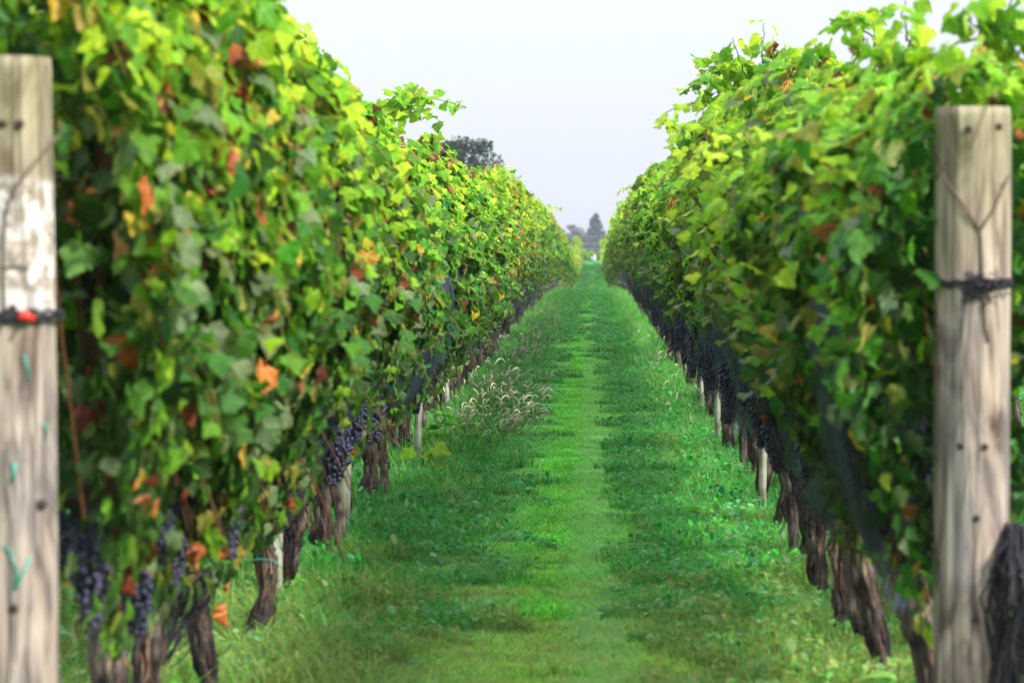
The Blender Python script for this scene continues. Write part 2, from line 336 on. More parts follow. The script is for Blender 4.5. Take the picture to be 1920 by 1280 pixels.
def post_material(name, patch=None, green=True, seed=0.0):
    m, t, o = nmat(name); L = t.links.new
    tc = t.nodes.new('ShaderNodeTexCoord'); mp = t.nodes.new('ShaderNodeMapping'); mp.inputs['Scale'].default_value = (1, 1, 0.045); mp.inputs['Location'].default_value = (seed, seed, seed)
    L(tc.outputs['Object'], mp.inputs[0])
    n1 = nd(t, 'ShaderNodeTexNoise', Scale=42.0, Detail=9.0, Roughness=0.68, Distortion=0.5); L(mp.outputs[0], n1.inputs['Vector'])
    mq = t.nodes.new('ShaderNodeMapping'); mq.inputs['Scale'].default_value = (1, 1, 0.22); mq.inputs['Location'].default_value = (seed * 2, 0, seed); L(tc.outputs['Object'], mq.inputs[0])
    n2 = nd(t, 'ShaderNodeTexNoise', Scale=9.0, Detail=6.0, Distortion=2.6); L(mq.outputs[0], n2.inputs['Vector'])
    r = t.nodes.new('ShaderNodeValToRGB'); L(n1.outputs['Fac'], r.inputs[0])
    r.color_ramp.elements[0].position = 0.30; r.color_ramp.elements[0].color = (0.16, 0.12, 0.10, 1)
    r.color_ramp.elements[1].position = 0.72; r.color_ramp.elements[1].color = (0.42, 0.355, 0.305, 1)
    e = r.color_ramp.elements.new(0.48); e.color = (0.33, 0.27, 0.225, 1)
    r2 = t.nodes.new('ShaderNodeValToRGB'); L(n2.outputs['Fac'], r2.inputs[0])
    r2.color_ramp.elements[0].position = 0.36; r2.color_ramp.elements[0].color = (0.26, 0.20, 0.175, 1)
    r2.color_ramp.elements[1].position = 0.66; r2.color_ramp.elements[1].color = (1.15, 1.13, 1.08, 1)
    e = r2.color_ramp.elements.new(0.5); e.color = (0.80, 0.75, 0.71, 1)
    mu = t.nodes.new('ShaderNodeMix'); mu.data_type = 'RGBA'; mu.blend_type = 'MULTIPLY'; mu.inputs['Factor'].default_value = 1
    L(r.outputs[0], mu.inputs['A']); L(r2.outputs[0], mu.inputs['B']); src = mu.outputs['Result']
    sp = t.nodes.new('ShaderNodeSeparateXYZ'); L(tc.outputs['Object'], sp.inputs[0])
    if green:                                      # algae below the cut top
        gr = nd(t, 'ShaderNodeMapRange', From_Min=1.55, From_Max=2.0, To_Min=0.0, To_Max=0.8); L(sp.outputs['Z'], gr.inputs['Value'])
        gm = t.nodes.new('ShaderNodeMath'); gm.operation = 'MULTIPLY'; L(gr.outputs[0], gm.inputs[0]); L(n2.outputs['Fac'], gm.inputs[1])
        mg = t.nodes.new('ShaderNodeMix'); mg.data_type = 'RGBA'; L(gm.outputs[0], mg.inputs['Factor']); L(src, mg.inputs['A']); mg.inputs['B'].default_value = (0.26, 0.27, 0.12, 1); src = mg.outputs['Result']
    if patch:                                      # remains of a white painted patch
        z0, z1 = patch
        a = nd(t, 'ShaderNodeMapRange', From_Min=z0 - .008, From_Max=z0 + .008); L(sp.outputs['Z'], a.inputs['Value'])
        b = nd(t, 'ShaderNodeMapRange', From_Min=z1 + .015, From_Max=z1 - .015); L(sp.outputs['Z'], b.inputs['Value'])
        ml = t.nodes.new('ShaderNodeMath'); ml.operation = 'MULTIPLY'; L(a.outputs[0], ml.inputs[0]); L(b.outputs[0], ml.inputs[1])
        n4 = nd(t, 'ShaderNodeTexNoise', Scale=24.0, Detail=4.0, Roughness=0.6); L(tc.outputs['Object'], n4.inputs['Vector'])
        r4 = nd(t, 'ShaderNodeMapRange', From_Min=0.42, From_Max=0.56, To_Min=0.05, To_Max=0.85); L(n4.outputs['Fac'], r4.inputs['Value'])
        m4 = t.nodes.new('ShaderNodeMath'); m4.operation = 'MULTIPLY'; L(ml.outputs[0], m4.inputs[0]); L(r4.outputs[0], m4.inputs[1])
        mg = t.nodes.new('ShaderNodeMix'); mg.data_type = 'RGBA'; L(m4.outputs[0], mg.inputs['Factor']); L(src, mg.inputs['A']); mg.inputs['B'].default_value = (0.58, 0.54, 0.53, 1); src = mg.outputs['Result']
    # drying splits and grey weathered fibres
    mk = t.nodes.new('ShaderNodeMapping'); mk.inputs['Scale'].default_value = (1, 1, 0.05); mk.inputs['Location'].default_value = (seed * 3, 1, 2); L(tc.outputs['Object'], mk.inputs[0])
    nk = nd(t, 'ShaderNodeTexNoise', Scale=19.0, Detail=3.0, Distortion=0.3); L(mk.outputs[0], nk.inputs['Vector'])
    k1 = t.nodes.new('ShaderNodeMath'); k1.operation = 'SUBTRACT'; L(nk.outputs['Fac'], k1.inputs[0]); k1.inputs[1].default_value = 0.5
    k2 = t.nodes.new('ShaderNodeMath'); k2.operation = 'ABSOLUTE'; L(k1.outputs[0], k2.inputs[0])
    k3 = nd(t, 'ShaderNodeMapRange', From_Min=0.0, From_Max=0.030, To_Min=0.95, To_Max=0.0); L(k2.outputs[0], k3.inputs['Value'])
    k4 = t.nodes.new('ShaderNodeMath'); k4.operation = 'MULTIPLY'; L(k3.outputs[0], k4.inputs[0]); L(n2.outputs['Fac'], k4.inputs[1])
    mc = t.nodes.new('ShaderNodeMix'); mc.data_type = 'RGBA'; L(k4.outputs[0], mc.inputs['Factor']); L(src, mc.inputs['A']); mc.inputs['B'].default_value = (0.05, 0.038, 0.03, 1); src = mc.outputs['Result']
    ng_ = nd(t, 'ShaderNodeTexNoise', Scale=5.0, Detail=6.0, Roughness=0.7); L(mq.outputs[0], ng_.inputs['Vector'])
    g2 = nd(t, 'ShaderNodeMapRange', From_Min=0.45, From_Max=0.65, To_Min=0.0, To_Max=0.4); L(ng_.outputs['Fac'], g2.inputs['Value'])
    mg2 = t.nodes.new('ShaderNodeMix'); mg2.data_type = 'RGBA'; L(g2.outputs[0], mg2.inputs['Factor']); L(src, mg2.inputs['A']); mg2.inputs['B'].default_value = (0.30, 0.30, 0.32, 1); src = mg2.outputs['Result']
    bs = nd(t, 'ShaderNodeBsdfPrincipled', Roughness=0.85, Specular_IOR_Level=0.2); L(src, bs.inputs['Base Color'])
    hh = t.nodes.new('ShaderNodeMath'); hh.operation = 'SUBTRACT'; L(n1.outputs['Fac'], hh.inputs[0]); L(k3.outputs[0], hh.inputs[1])
    bp = nd(t, 'ShaderNodeBump', Strength=0.8, Distance=0.008); L(hh.outputs[0], bp.inputs['Height']); L(bp.outputs[0], bs.inputs['Normal'])
    L(bs.outputs[0], o.inputs[0]); return m

# ------------------------------------------------------------------ ground and the far land
def build_ground():
    xs = np.unique(np.concatenate([np.array([-3000, -1200, -500, -200, -90, -40, -20, -12]), np.arange(-8, 8.01, 0.16), np.array([12, 20, 40, 90, 200, 500, 1200, 3000])]))
    ys = np.unique(np.concatenate([np.array([-200, -60, -20]), np.arange(-5, 60, 0.3), np.arange(60, 340, 1.5), np.arange(340, 900, 20), np.array([1000, 1500, 2500, 4500])]))
    X, Y = np.meshgrid(xs, ys); Z = gz(X, Y)
    V = np.stack([X, Y, Z], -1).reshape(-1, 3); nx = len(xs)
    i = np.arange((len(ys) - 1) * (nx - 1)); a = (i // (nx - 1)) * nx + i % (nx - 1)
    F = np.stack([a, a + 1, a + 1 + nx, a + nx], -1)
    obj('ground', mesh('ground', V, F), M['ground'], kind='structure')
build_ground()

# ------------------------------------------------------------------ leaves
half = [(0.00, 0.00), (0.06, -0.14), (0.19, -0.22), (0.29, -0.15), (0.41, -0.14), (0.42, -0.02), (0.50, 0.07), (0.55, 0.22),
        (0.45, 0.27), (0.42, 0.36), (0.29, 0.34), (0.31, 0.46), (0.22, 0.53), (0.14, 0.65), (0.00, 0.75)]
outl = half + [(-x, y) for x, y in half[-2:0:-1]]
OUT = np.array(outl)
lowo = [(0.0, 0.0), (0.34, -0.18), (0.52, 0.2), (0.24, 0.34), (0.0, 0.75), (-0.24, 0.34), (-0.52, 0.2), (-0.34, -0.18)]
LOW = np.array(lowo)
def leaf_template(O, kind, seed):
    r_ = np.random.default_rng(seed)
    V = np.concatenate([[[0, 0.12]], O * (1 + r_.normal(0, 0.035, (len(O), 1)))])
    x, y = V[:, 0], V[:, 1] - 0.12
    rr = x * x + y * y; th = np.arctan2(y, x)
    if kind == 'dry':
        z = -1.7 * np.abs(x) ** 1.3 + 0.22 * np.sin(th * 5 + seed) * np.sqrt(rr) * 2 - 0.7 * y * y
        x = x * 0.5 * (1 - .35 * np.clip(-y + .1, -1, 1)); x = x + .12 * np.sin(y * 6 + seed)
    else:
        z = (r_.uniform(-0.9, 0.3)) * rr + r_.uniform(0.1, 0.5) * np.abs(x) + 0.07 * np.sin(th * r_.integers(3, 6) + r_.uniform(0, 6)) * np.sqrt(rr) * 1.6 - r_.uniform(0, 0.5) * np.clip(y, 0, 1) ** 2
    V3 = np.stack([x, y + 0.12, z], -1)
    n = len(O); F = np.array([(0, 1 + i, 1 + (i + 1) % n) for i in range(n)])
    edge = np.concatenate([[0.0], np.ones(n)])
    return V3, F, edge
TPL = [leaf_template(OUT, 'n', s) for s in range(6)]
TPLD = [leaf_template(OUT, 'dry', s) for s in range(3)]
TPLL = [leaf_template(LOW, 'n', s) for s in range(4)]
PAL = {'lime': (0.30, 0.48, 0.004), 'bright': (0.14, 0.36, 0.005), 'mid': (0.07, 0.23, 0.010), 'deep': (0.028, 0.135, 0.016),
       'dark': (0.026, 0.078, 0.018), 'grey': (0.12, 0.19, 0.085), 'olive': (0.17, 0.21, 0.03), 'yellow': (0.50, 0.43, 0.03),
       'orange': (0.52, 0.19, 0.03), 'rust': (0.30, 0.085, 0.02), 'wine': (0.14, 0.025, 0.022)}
PN = list(PAL); PA = np.array([PAL[k] for k in PN])
EDGE = np.array([(0.36, 0.46, 0.01), (0.26, 0.38, 0.01), (0.10, 0.28, 0.012), (0.06, 0.13, 0.015), (0.04, 0.08, 0.015), (0.14, 0.17, 0.06),
                 (0.28, 0.17, 0.03), (0.55, 0.25, 0.03), (0.40, 0.11, 0.02), (0.18, 0.05, 0.02), (0.09, 0.02, 0.02)])

def frame(n, t):
    n = n / np.linalg.norm(n, axis=1, keepdims=True)
    t = t - n * (n * t).sum(1, keepdims=True); t = t / (np.linalg.norm(t, axis=1, keepdims=True) + 1e-9)
    b = np.cross(t, n); return b, t, n
def leaf_mass(pos, nrm, tip, size, ci, seed, tpls=TPL, dryt=TPLD):
    r_ = np.random.default_rng(seed); b, t, n = frame(nrm, tip)
    sel = r_.integers(0, len(tpls), len(pos)); Vs, Fs, Cs, Us = [], [], [], []; off = 0
    isdry = (ci >= 8) & (r_.random(len(pos)) < 0.6) if dryt is not None else np.zeros(len(pos), bool)
    groups = [(tp, (sel == k) & ~isdry) for k, tp in enumerate(tpls)]
    if dryt is not None: groups += [(tp, (sel % len(dryt) == k) & isdry) for k, tp in enumerate(dryt)]
    for (V, F, e), msk in groups:
        idx = np.nonzero(msk)[0]
        if not len(idx): continue
        W = (V[None, :, 0, None] * b[idx, None] + V[None, :, 1, None] * t[idx, None] + V[None, :, 2, None] * n[idx, None]) * size[idx, None, None] + pos[idx, None]
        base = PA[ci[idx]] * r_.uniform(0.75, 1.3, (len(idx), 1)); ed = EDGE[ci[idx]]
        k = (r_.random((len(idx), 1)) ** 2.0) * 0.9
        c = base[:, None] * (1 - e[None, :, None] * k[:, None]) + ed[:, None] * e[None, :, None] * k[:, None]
        Vs.append(W.reshape(-1, 3)); Cs.append(c.reshape(-1, 3)); Us.append(np.tile(V, (len(idx), 1)))
        Fs.append((F[None] + (off + np.arange(len(idx)) * len(V))[:, None, None]).reshape(-1, 3)); off += len(idx) * len(V)
    return np.concatenate(Vs), np.concatenate(Fs), np.concatenate(Cs), np.concatenate(Us)

PZ = np.array([0.45, 0.62, 0.8, 1.0, 1.3, 1.7, 2.0, 2.2, 2.36, 2.5])
PWS = {'left': np.array([0.06, 0.14, 0.21, 0.26, 0.33, 0.36, 0.33, 0.24, 0.13, 0.02]),
       'right': np.array([0.04, 0.08, 0.12, 0.16, 0.21, 0.32, 0.39, 0.36, 0.22, 0.04])}
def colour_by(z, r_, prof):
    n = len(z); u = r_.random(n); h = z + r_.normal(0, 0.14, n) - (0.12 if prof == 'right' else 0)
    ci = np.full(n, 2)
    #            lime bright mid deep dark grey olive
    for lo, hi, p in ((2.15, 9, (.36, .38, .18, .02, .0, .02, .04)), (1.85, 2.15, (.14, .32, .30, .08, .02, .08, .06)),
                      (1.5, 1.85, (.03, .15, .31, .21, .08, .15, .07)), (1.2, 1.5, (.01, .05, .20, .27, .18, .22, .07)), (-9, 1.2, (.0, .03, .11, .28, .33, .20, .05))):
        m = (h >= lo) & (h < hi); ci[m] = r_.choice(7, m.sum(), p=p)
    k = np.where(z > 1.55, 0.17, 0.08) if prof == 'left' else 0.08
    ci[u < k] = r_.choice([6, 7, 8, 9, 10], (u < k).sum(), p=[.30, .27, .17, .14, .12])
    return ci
def canopy_points(n, seed, side=None, prof='right'):
    """positions, normals and tips of leaves on and just under the canopy surface (x>0 faces the alley)"""
    r_ = np.random.default_rng(seed); ph = r_.uniform(0, 6.28, 8); PW = PWS[prof]
    z = 0.55 + 1.9 * r_.random(n) ** 0.8; y = r_.uniform(-1.02, 1.02, n)
    sg = np.where(r_.random(n) < 0.66, 1, -1) if side is None else np.full(n, side)
    z = z * (1 + np.clip(z - 1.2, 0, 1) * (0.055 * np.sin(2.4 * y + ph[3]) + 0.04 * np.sin(6.1 * y + ph[4])))
    bump = 0.09 * np.sin(3.1 * y + ph[0] + 2 * z) + 0.055 * np.sin(7 * y + ph[1] - 4.3 * z) + 0.04 * np.sin(13 * z + ph[2] + 5 * y)
    wd = np.interp(z, PZ, PW) + bump * np.clip((z - 0.5) * 1.6, 0.2, 1)
    dep = r_.exponential(0.055, n)
    x = sg * np.maximum(wd - dep, -0.05)
    slope = np.interp(z + 0.05, PZ, PW) - np.interp(z - 0.05, PZ, PW)
    nrm = np.stack([sg * 1.0, r_.normal(0, 0.6, n), 0.55 - slope * 6 + r_.normal(0, 0.5, n)], -1)
    nrm[:, 0] += r_.normal(0, 0.4, n)
    tip = np.stack([sg * 0.2 + r_.normal(0, 0.45, n), r_.normal(0, 0.75, n), -0.9 + 0 * x], -1)
    lowz = z < 1.35                                 # held flat and upright under the net
    nrm[lowz] = np.stack([sg * 1.3, r_.normal(0, 0.5, n), r_.normal(0.1, 0.22, n)], -1)[lowz]; tip[lowz] = np.stack([0 * x, r_.normal(0, 0.4, n), -1 + 0 * x], -1)[lowz]
    # browned clusters
    return np.stack([x, y, z], -1), nrm, tip
def shoot_curve(p0, d, L, droop, n=12, wob=0.02, r_=rnd):
    p = Vector(p0); d = Vector(d).normalized(); pts = [p.copy()]
    for i in range(n):
        d = (d + Vector((0, 0, -droop / n)) + Vector((r_.gauss(0, wob), r_.gauss(0, wob), r_.gauss(0, wob)))).normalized()
        p = p + d * (L / n); pts.append(p.copy())
    return pts
def shoot_leaves(pts, n, s0, s1, r_):
    pos, nrm, tip, sz = [], [], [], []
    for i in range(n):
        f = (i + 0.5) / n; q = f * (len(pts) - 1); k = min(int(q), len(pts) - 2)
        p = pts[k].lerp(pts[k + 1], q - k); d = (pts[k + 1] - pts[k]).normalized()
        sd_ = d.cross(Vector((0, 0, 1))); sd_ = sd_.normalized() if sd_.length > .1 else Vector((1, 0, 0))
        sg = 1 if i % 2 else -1
        off = sd_ * sg * r_.uniform(0.02, 0.06) + Vector((0, 0, r_.uniform(-.03, .03)))
        pos.append(p + off); nrm.append((r_.gauss(0, .45) + sd_.x * sg * .3, r_.gauss(0, .45) - 0.25, r_.uniform(.4, 1.0)))
        tip.append((sd_.x * sg + r_.gauss(0, .3), sd_.y * sg + r_.gauss(0, .3), -0.6)); sz.append(s0 + (s1 - s0) * f ** 1.5)
    return [np.array([tuple(v) for v in a], float) for a in (pos, nrm, tip)] + [np.array(sz)]

def foliage_variant(seed, prof, n=3900, low=False):
    r_ = np.random.default_rng(seed); rr = random.Random(seed)
    pos, nrm, tip = canopy_points(n, seed, None, prof)
    # ragged lower edge: leaves below the cordon only in some places
    keep = (pos[:, 2] > (0.93 if prof == 'left' else 0.84) + 0.16 * np.sin(4 * pos[:, 1] + seed) + 0.06 * np.sin(11 * pos[:, 1])) | (r_.random(n) < 0.22)
    pos, nrm, tip = pos[keep], nrm[keep], tip[keep]
    # some leaves inside so that the wall is closed but for small gaps
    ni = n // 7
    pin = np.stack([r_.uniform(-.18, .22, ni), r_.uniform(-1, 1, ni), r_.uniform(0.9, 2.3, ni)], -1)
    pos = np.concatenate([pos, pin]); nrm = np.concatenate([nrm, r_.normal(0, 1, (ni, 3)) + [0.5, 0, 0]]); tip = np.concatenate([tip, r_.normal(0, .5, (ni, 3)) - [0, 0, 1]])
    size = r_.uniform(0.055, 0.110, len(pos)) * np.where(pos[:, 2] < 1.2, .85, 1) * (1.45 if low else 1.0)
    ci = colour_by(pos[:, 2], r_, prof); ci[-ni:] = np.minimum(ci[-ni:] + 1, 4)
    mbs = MB()
    for k in range(4 if low else 9):
        y0 = rr.uniform(-.95, .95); sx = 1 if rr.random() < .65 else -1
        lf = prof == 'left'
        pts = shoot_curve((sx * rr.uniform(0, .12 if lf else .3), y0, rr.uniform(1.95, 2.1 if lf else 2.22)), (sx * rr.uniform(.1, .9), rr.gauss(0, .5), rr.uniform(.4, 1.1)), rr.uniform(.22, .5) * (1.5 if k < 2 else 1) * (.62 if lf else 1), rr.uniform(.8, 2.2), r_=rr)
        a = shoot_leaves(pts, rr.randint(9, 14), 0.115, 0.06, rr)
        if not low: mbs.tube(pts, [0.004 - 0.0025 * i / len(pts) for i in range(len(pts))], 4, (0.16, 0.2, 0.03), cap=False)
        pos = np.concatenate([pos, a[0]]); nrm = np.concatenate([nrm, a[1]]); tip = np.concatenate([tip, a[2]]); size = np.concatenate([size, a[3] * (1.4 if low else 1)])
        ci = np.concatenate([ci, np.array([rr.choice([0, 0, 1, 1, 2, 0, 1, 6]) for _ in range(len(a[0]))])])
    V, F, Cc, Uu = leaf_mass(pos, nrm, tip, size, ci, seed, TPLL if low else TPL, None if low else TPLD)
    if not low:
        mbs.add(V, F, Cc, Uu)
        for k in range(12):       # side shoots standing out of the wall of leaves
            sx = 1 if rr.random() < .7 else -1; zz_ = rr.uniform(1.35 if prof == 'right' else 1.15, 2.1); x0 = float(np.interp(zz_, PZ, PWS[prof]))
            pts = shoot_curve((sx * (x0 - .05), rr.uniform(-.95, .95), zz_), (sx, rr.gauss(0, .5), rr.uniform(0, .8)), rr.uniform(.2, .42), rr.uniform(1.8, 3.2), r_=rr)
            a = shoot_leaves(pts, rr.randint(6, 9), .11, .055, rr); mbs.tube(pts, .003, 4, (.2, .2, .04), cap=False)
            V, F, Cc, Uu = leaf_mass(a[0], a[1], a[2], a[3], np.array([rr.choice([0, 1, 1, 2, 2, 5] if zz_ > 1.8 else ([1, 2, 2, 3, 5, 6] if zz_ > 1.45 else [2, 3, 3, 4, 5])) for _ in a[0]]), seed * 50 + k, TPL, None); mbs.add(V, F, Cc, Uu)
        for k in range(10):       # bare canes and stalks hanging in the fruit zone
            y0 = rr.uniform(-.9, .9)
            mbs.tube(shoot_curve((rr.uniform(.0, .2), y0, rr.uniform(.9, 1.15)), (rr.gauss(.2, .3), rr.gauss(0, .5), -.5), rr.uniform(.25, .5), 1.2, r_=rr, n=6), 0.0035, 4, (0.12, 0.06, 0.035), cap=False)
        for k in range(14):       # canes inside, seen through the gaps
            y0 = rr.uniform(-.9, .9)
            mbs.tube(shoot_curve((rr.uniform(-.1, .12), y0, .92), (rr.gauss(0, .12), rr.gauss(0, .15), 1), rr.uniform(.8, 1.2), 0.1, r_=rr, n=6), 0.005, 4, (0.16, 0.075, 0.035), cap=False)
        return mbs.mesh('vine_foliage')
    return mesh('vine_foliage_far', V, F, Cc, True, Uu)
FOL = {p: [foliage_variant(100 + i + 20 * (p == 'left'), p) for i in range(6)] for p in ('left', 'right')}
FOLL = {p: [foliage_variant(300 + i + 20 * (p == 'left'), p, 1100, True) for i in range(5)] for p in ('left', 'right')}
for p in FOL:
    for f in FOL[p] + FOLL[p]: f.materials.append(M['leaf'])

# single leaf meshes for the leaves that show one by one
LEAFM = {}
def single_leaf(shape, cname, seed=0, dry=False):
    key = (shape, cname, dry)
    if key not in LEAFM:
        V, F, e = (TPLD if dry else TPL)[shape]
        i = PN.index(cname); k = 0.45
        c = PA[i][None] * (1 - e[:, None] * k) + EDGE[i][None] * e[:, None] * k
        me = mesh('leaf', V, F, c, True, V); me.materials.append(M['dry'] if dry else M['leaf']); LEAFM[key] = me
    return LEAFM[key]
def mat4(p, n, t, s):
    n = Vector(n).normalized(); t = Vector(t); t = (t - n * t.dot(n)).normalized(); b = t.cross(n)
    return Matrix(((b.x * s, t.x * s, n.x * s, p[0]), (b.y * s, t.y * s, n.y * s, p[1]), (b.z * s, t.z * s, n.z * s, p[2]), (0, 0, 0, 1)))
def leaf_obj(parent, p, n, t, s, cname, shape=None, dry=False, name='leaf', label=None):
    shape = rnd.randrange(3 if dry else 6) if shape is None else shape
    o = bpy.data.objects.new(name, single_leaf(shape, cname, dry=dry)); C.objects.link(o)
    o.parent = parent; o.matrix_basis = mat4(p, n, t, s)
    if label: o['label'] = label
    return o

# ------------------------------------------------------------------ grape bunches
def ico(sub):
    import bmesh
    bm = bmesh.new(); bmesh.ops.create_icosphere(bm, subdivisions=sub, radius=1)
    V = np.array([v.co[:] for v in bm.verts]); F = np.array([[v.index for v in f.verts] for f in bm.faces]); bm.free(); return V, F
IV, IF = ico(2); IVL, IFL = ico(1)
def bunch_mesh(seed, low=False):
    r_ = np.random.default_rng(seed); b = MB(); V, F = (IVL, IFL) if low else (IV, IF)
    n = 44 if low else 96; L = r_.uniform(0.14, 0.19)
    for i in range(n):
        f = (i + .5) / n; rad = 0.047 * (1 - 0.72 * f ** 1.3) * r_.uniform(.75, 1.08); th = i * 2.4 + r_.uniform(-.3, .3)
        c = np.array([rad * math.cos(th), rad * math.sin(th), -0.02 - L * f]) + r_.normal(0, .003, 3)
        b.add(V * r_.uniform(.0078, .0098) * (1.25 if low else 1) + c, F)
    b.tube([(0, 0, 0.05), (0.002, 0, 0), (0, 0, -L * .7)], 0.003, 4, (1, 1, 1))
    return b.mesh('grape_bunch')
BUN = [bunch_mesh(i) for i in range(4)]; BUNB = [m_.copy() for m_ in BUN]; BUNL = [bunch_mesh(40 + i, True) for i in range(2)]
for m_ in BUN + BUNL: m_.materials.append(M['berry'])
for m_ in BUNB: m_.materials.append(M['bloom'])

# ------------------------------------------------------------------ trunks
def trunk_mesh(seed, k=26, lean=0.0):
    rr = random.Random(seed); b = MB(); n = 20 if k < 10 else 40; r0 = rr.uniform(.038, .052)
    x = y = 0; pts = []; rad = []
    ax, ay, px_, py_ = rr.uniform(.03, .07), rr.uniform(.04, .11), rr.uniform(0, 6), rr.uniform(0, 6)
    for i in range(n):
        f = i / (n - 1)
        pts.append((ax * math.sin(f * 4 + px_) - ax * math.sin(px_) + lean * f, ay * math.sin(f * 3.2 + py_) - ay * math.sin(py_), -0.06 + f * 0.92))
        rad.append(r0 * (1.08 - .16 * min(1, f * 5) + 0.35 * sm(.72, .95, f) + .16 * math.sin(f * 11 + px_) + .10 * math.sin(f * 27 + py_)))
    b.tube(pts, rad, k, ridge=0.75, seed=seed)
    top = Vector(pts[-1])
    for sg in (-1, 1):                           # the two arms tied along the fruiting wire
        q = [top + Vector((0, 0, -.08)), top + Vector((0, sg * .10, .0)), top + Vector((-.02, sg * .35, .06 + rr.uniform(-.03, .03))), top + Vector((0, sg * .65, .05)), top + Vector((.01, sg * .93, .06))]
        b.tube(q, [.045, .038, .028, .022, .014], 8, ridge=0.4, seed=seed + 5)
    if rr.random() < .9:                         # a second, thinner stem from the same stool
        q = [(rr.uniform(-.05, .05), rr.uniform(.07, .3), -.05), (rr.uniform(-.06, .10), rr.uniform(.14, .34), .25), (rr.uniform(-.06, .10), rr.uniform(.12, .30), .55), tuple(top + Vector((0, .08, 0)))]
        b.tube(q, [.034, .028, .026, .03], 8, ridge=.5, seed=seed + 3)
    return b.mesh('trunk'), pts, rad
def shred_mesh(seed, pts, rad):
    rr = random.Random(seed); b = MB()
    for j in range(34):
        i = rr.randrange(1, len(pts) - 11); th = rr.uniform(0, 6.28); L = rr.randint(3, 10); wv = rr.uniform(.002, .006)
        V = []
        for k in range(L + 1):
            p = pts[i + k]; r = rad[i + k] * (1.08 + (.35 if k in (0, L) and rr.random() < .5 else .05)); a = th + .1 * math.sin(k)
            for s_ in (-1, 1):
                aa = a + s_ * wv / .06; V.append((p[0] + r * math.cos(aa), p[1] + r * math.sin(aa), p[2]))
        F = []
        for k in range(L): F += [(2 * k, 2 * k + 1, 2 * k + 3), (2 * k, 2 * k + 3, 2 * k + 2)]
        b.add(V, F)
    return b.mesh('bark_strips')
TR = []
for i in range(6):
    me, pts, rad = trunk_mesh(20 + i, lean=(0.0, 0.05, -0.06, 0.03, -0.02, 0.08)[i]); me.materials.append(M['bark'])
    sh = shred_mesh(70 + i, pts, rad); sh.materials.append(M['shred']); TR.append((me, sh))
TRL = []
for i in range(2):
    me, _, _ = trunk_mesh(90 + i, 6); me.materials.append(M['bark']); TRL.append(me)

# ------------------------------------------------------------------ the vines
ONES = 'zeroth first second third fourth fifth sixth seventh eighth ninth tenth eleventh twelfth thirteenth fourteenth fifteenth sixteenth seventeenth eighteenth nineteenth twentieth'.split()
def ordw(n):
    if n <= 20: return ONES[n]
    if n < 30: return 'twenty-' + ONES[n - 20]
    if n == 30: return 'thirtieth'
    return None
LEFT_Y = [8.85, 9.7, 10.9, 12.5, 14.1, 15.7, 17.4, 19.1, 21.6]
RIGHT_Y = [9.8, 11.4, 12.9, 14.4, 15.9, 17.7, 19.6, 21.5, 23.7, 26.2]
DESC_L = ['orange dead leaves hanging high beside the left post', 'blurred bunches low beside the left post', 'a bright lime shoot over a twisted bare trunk',
          'a dark thick trunk trailing teal tape', 'small yellow leaves above purple fruit', 'a stout trunk beside a whitish stake', 'black net wrapped round its trunk',
          'shredded orange bark', 'a long heavy bunch beside a white stake']
DESC_R = ['foliage rising over the right wooden post', 'red and orange leaves beside the right post', 'yellow leaves hanging low over a leaning trunk', 'dark net bunched against its trunk',
          'a dark gap in its leaves and net below', 'long shoots arching over the alley', 'dead red leaves in its crown', 'many dark bunches above a split trunk', 'grapes hanging over a greenish stake', 'a rough trunk in weeds']
VINES = {}
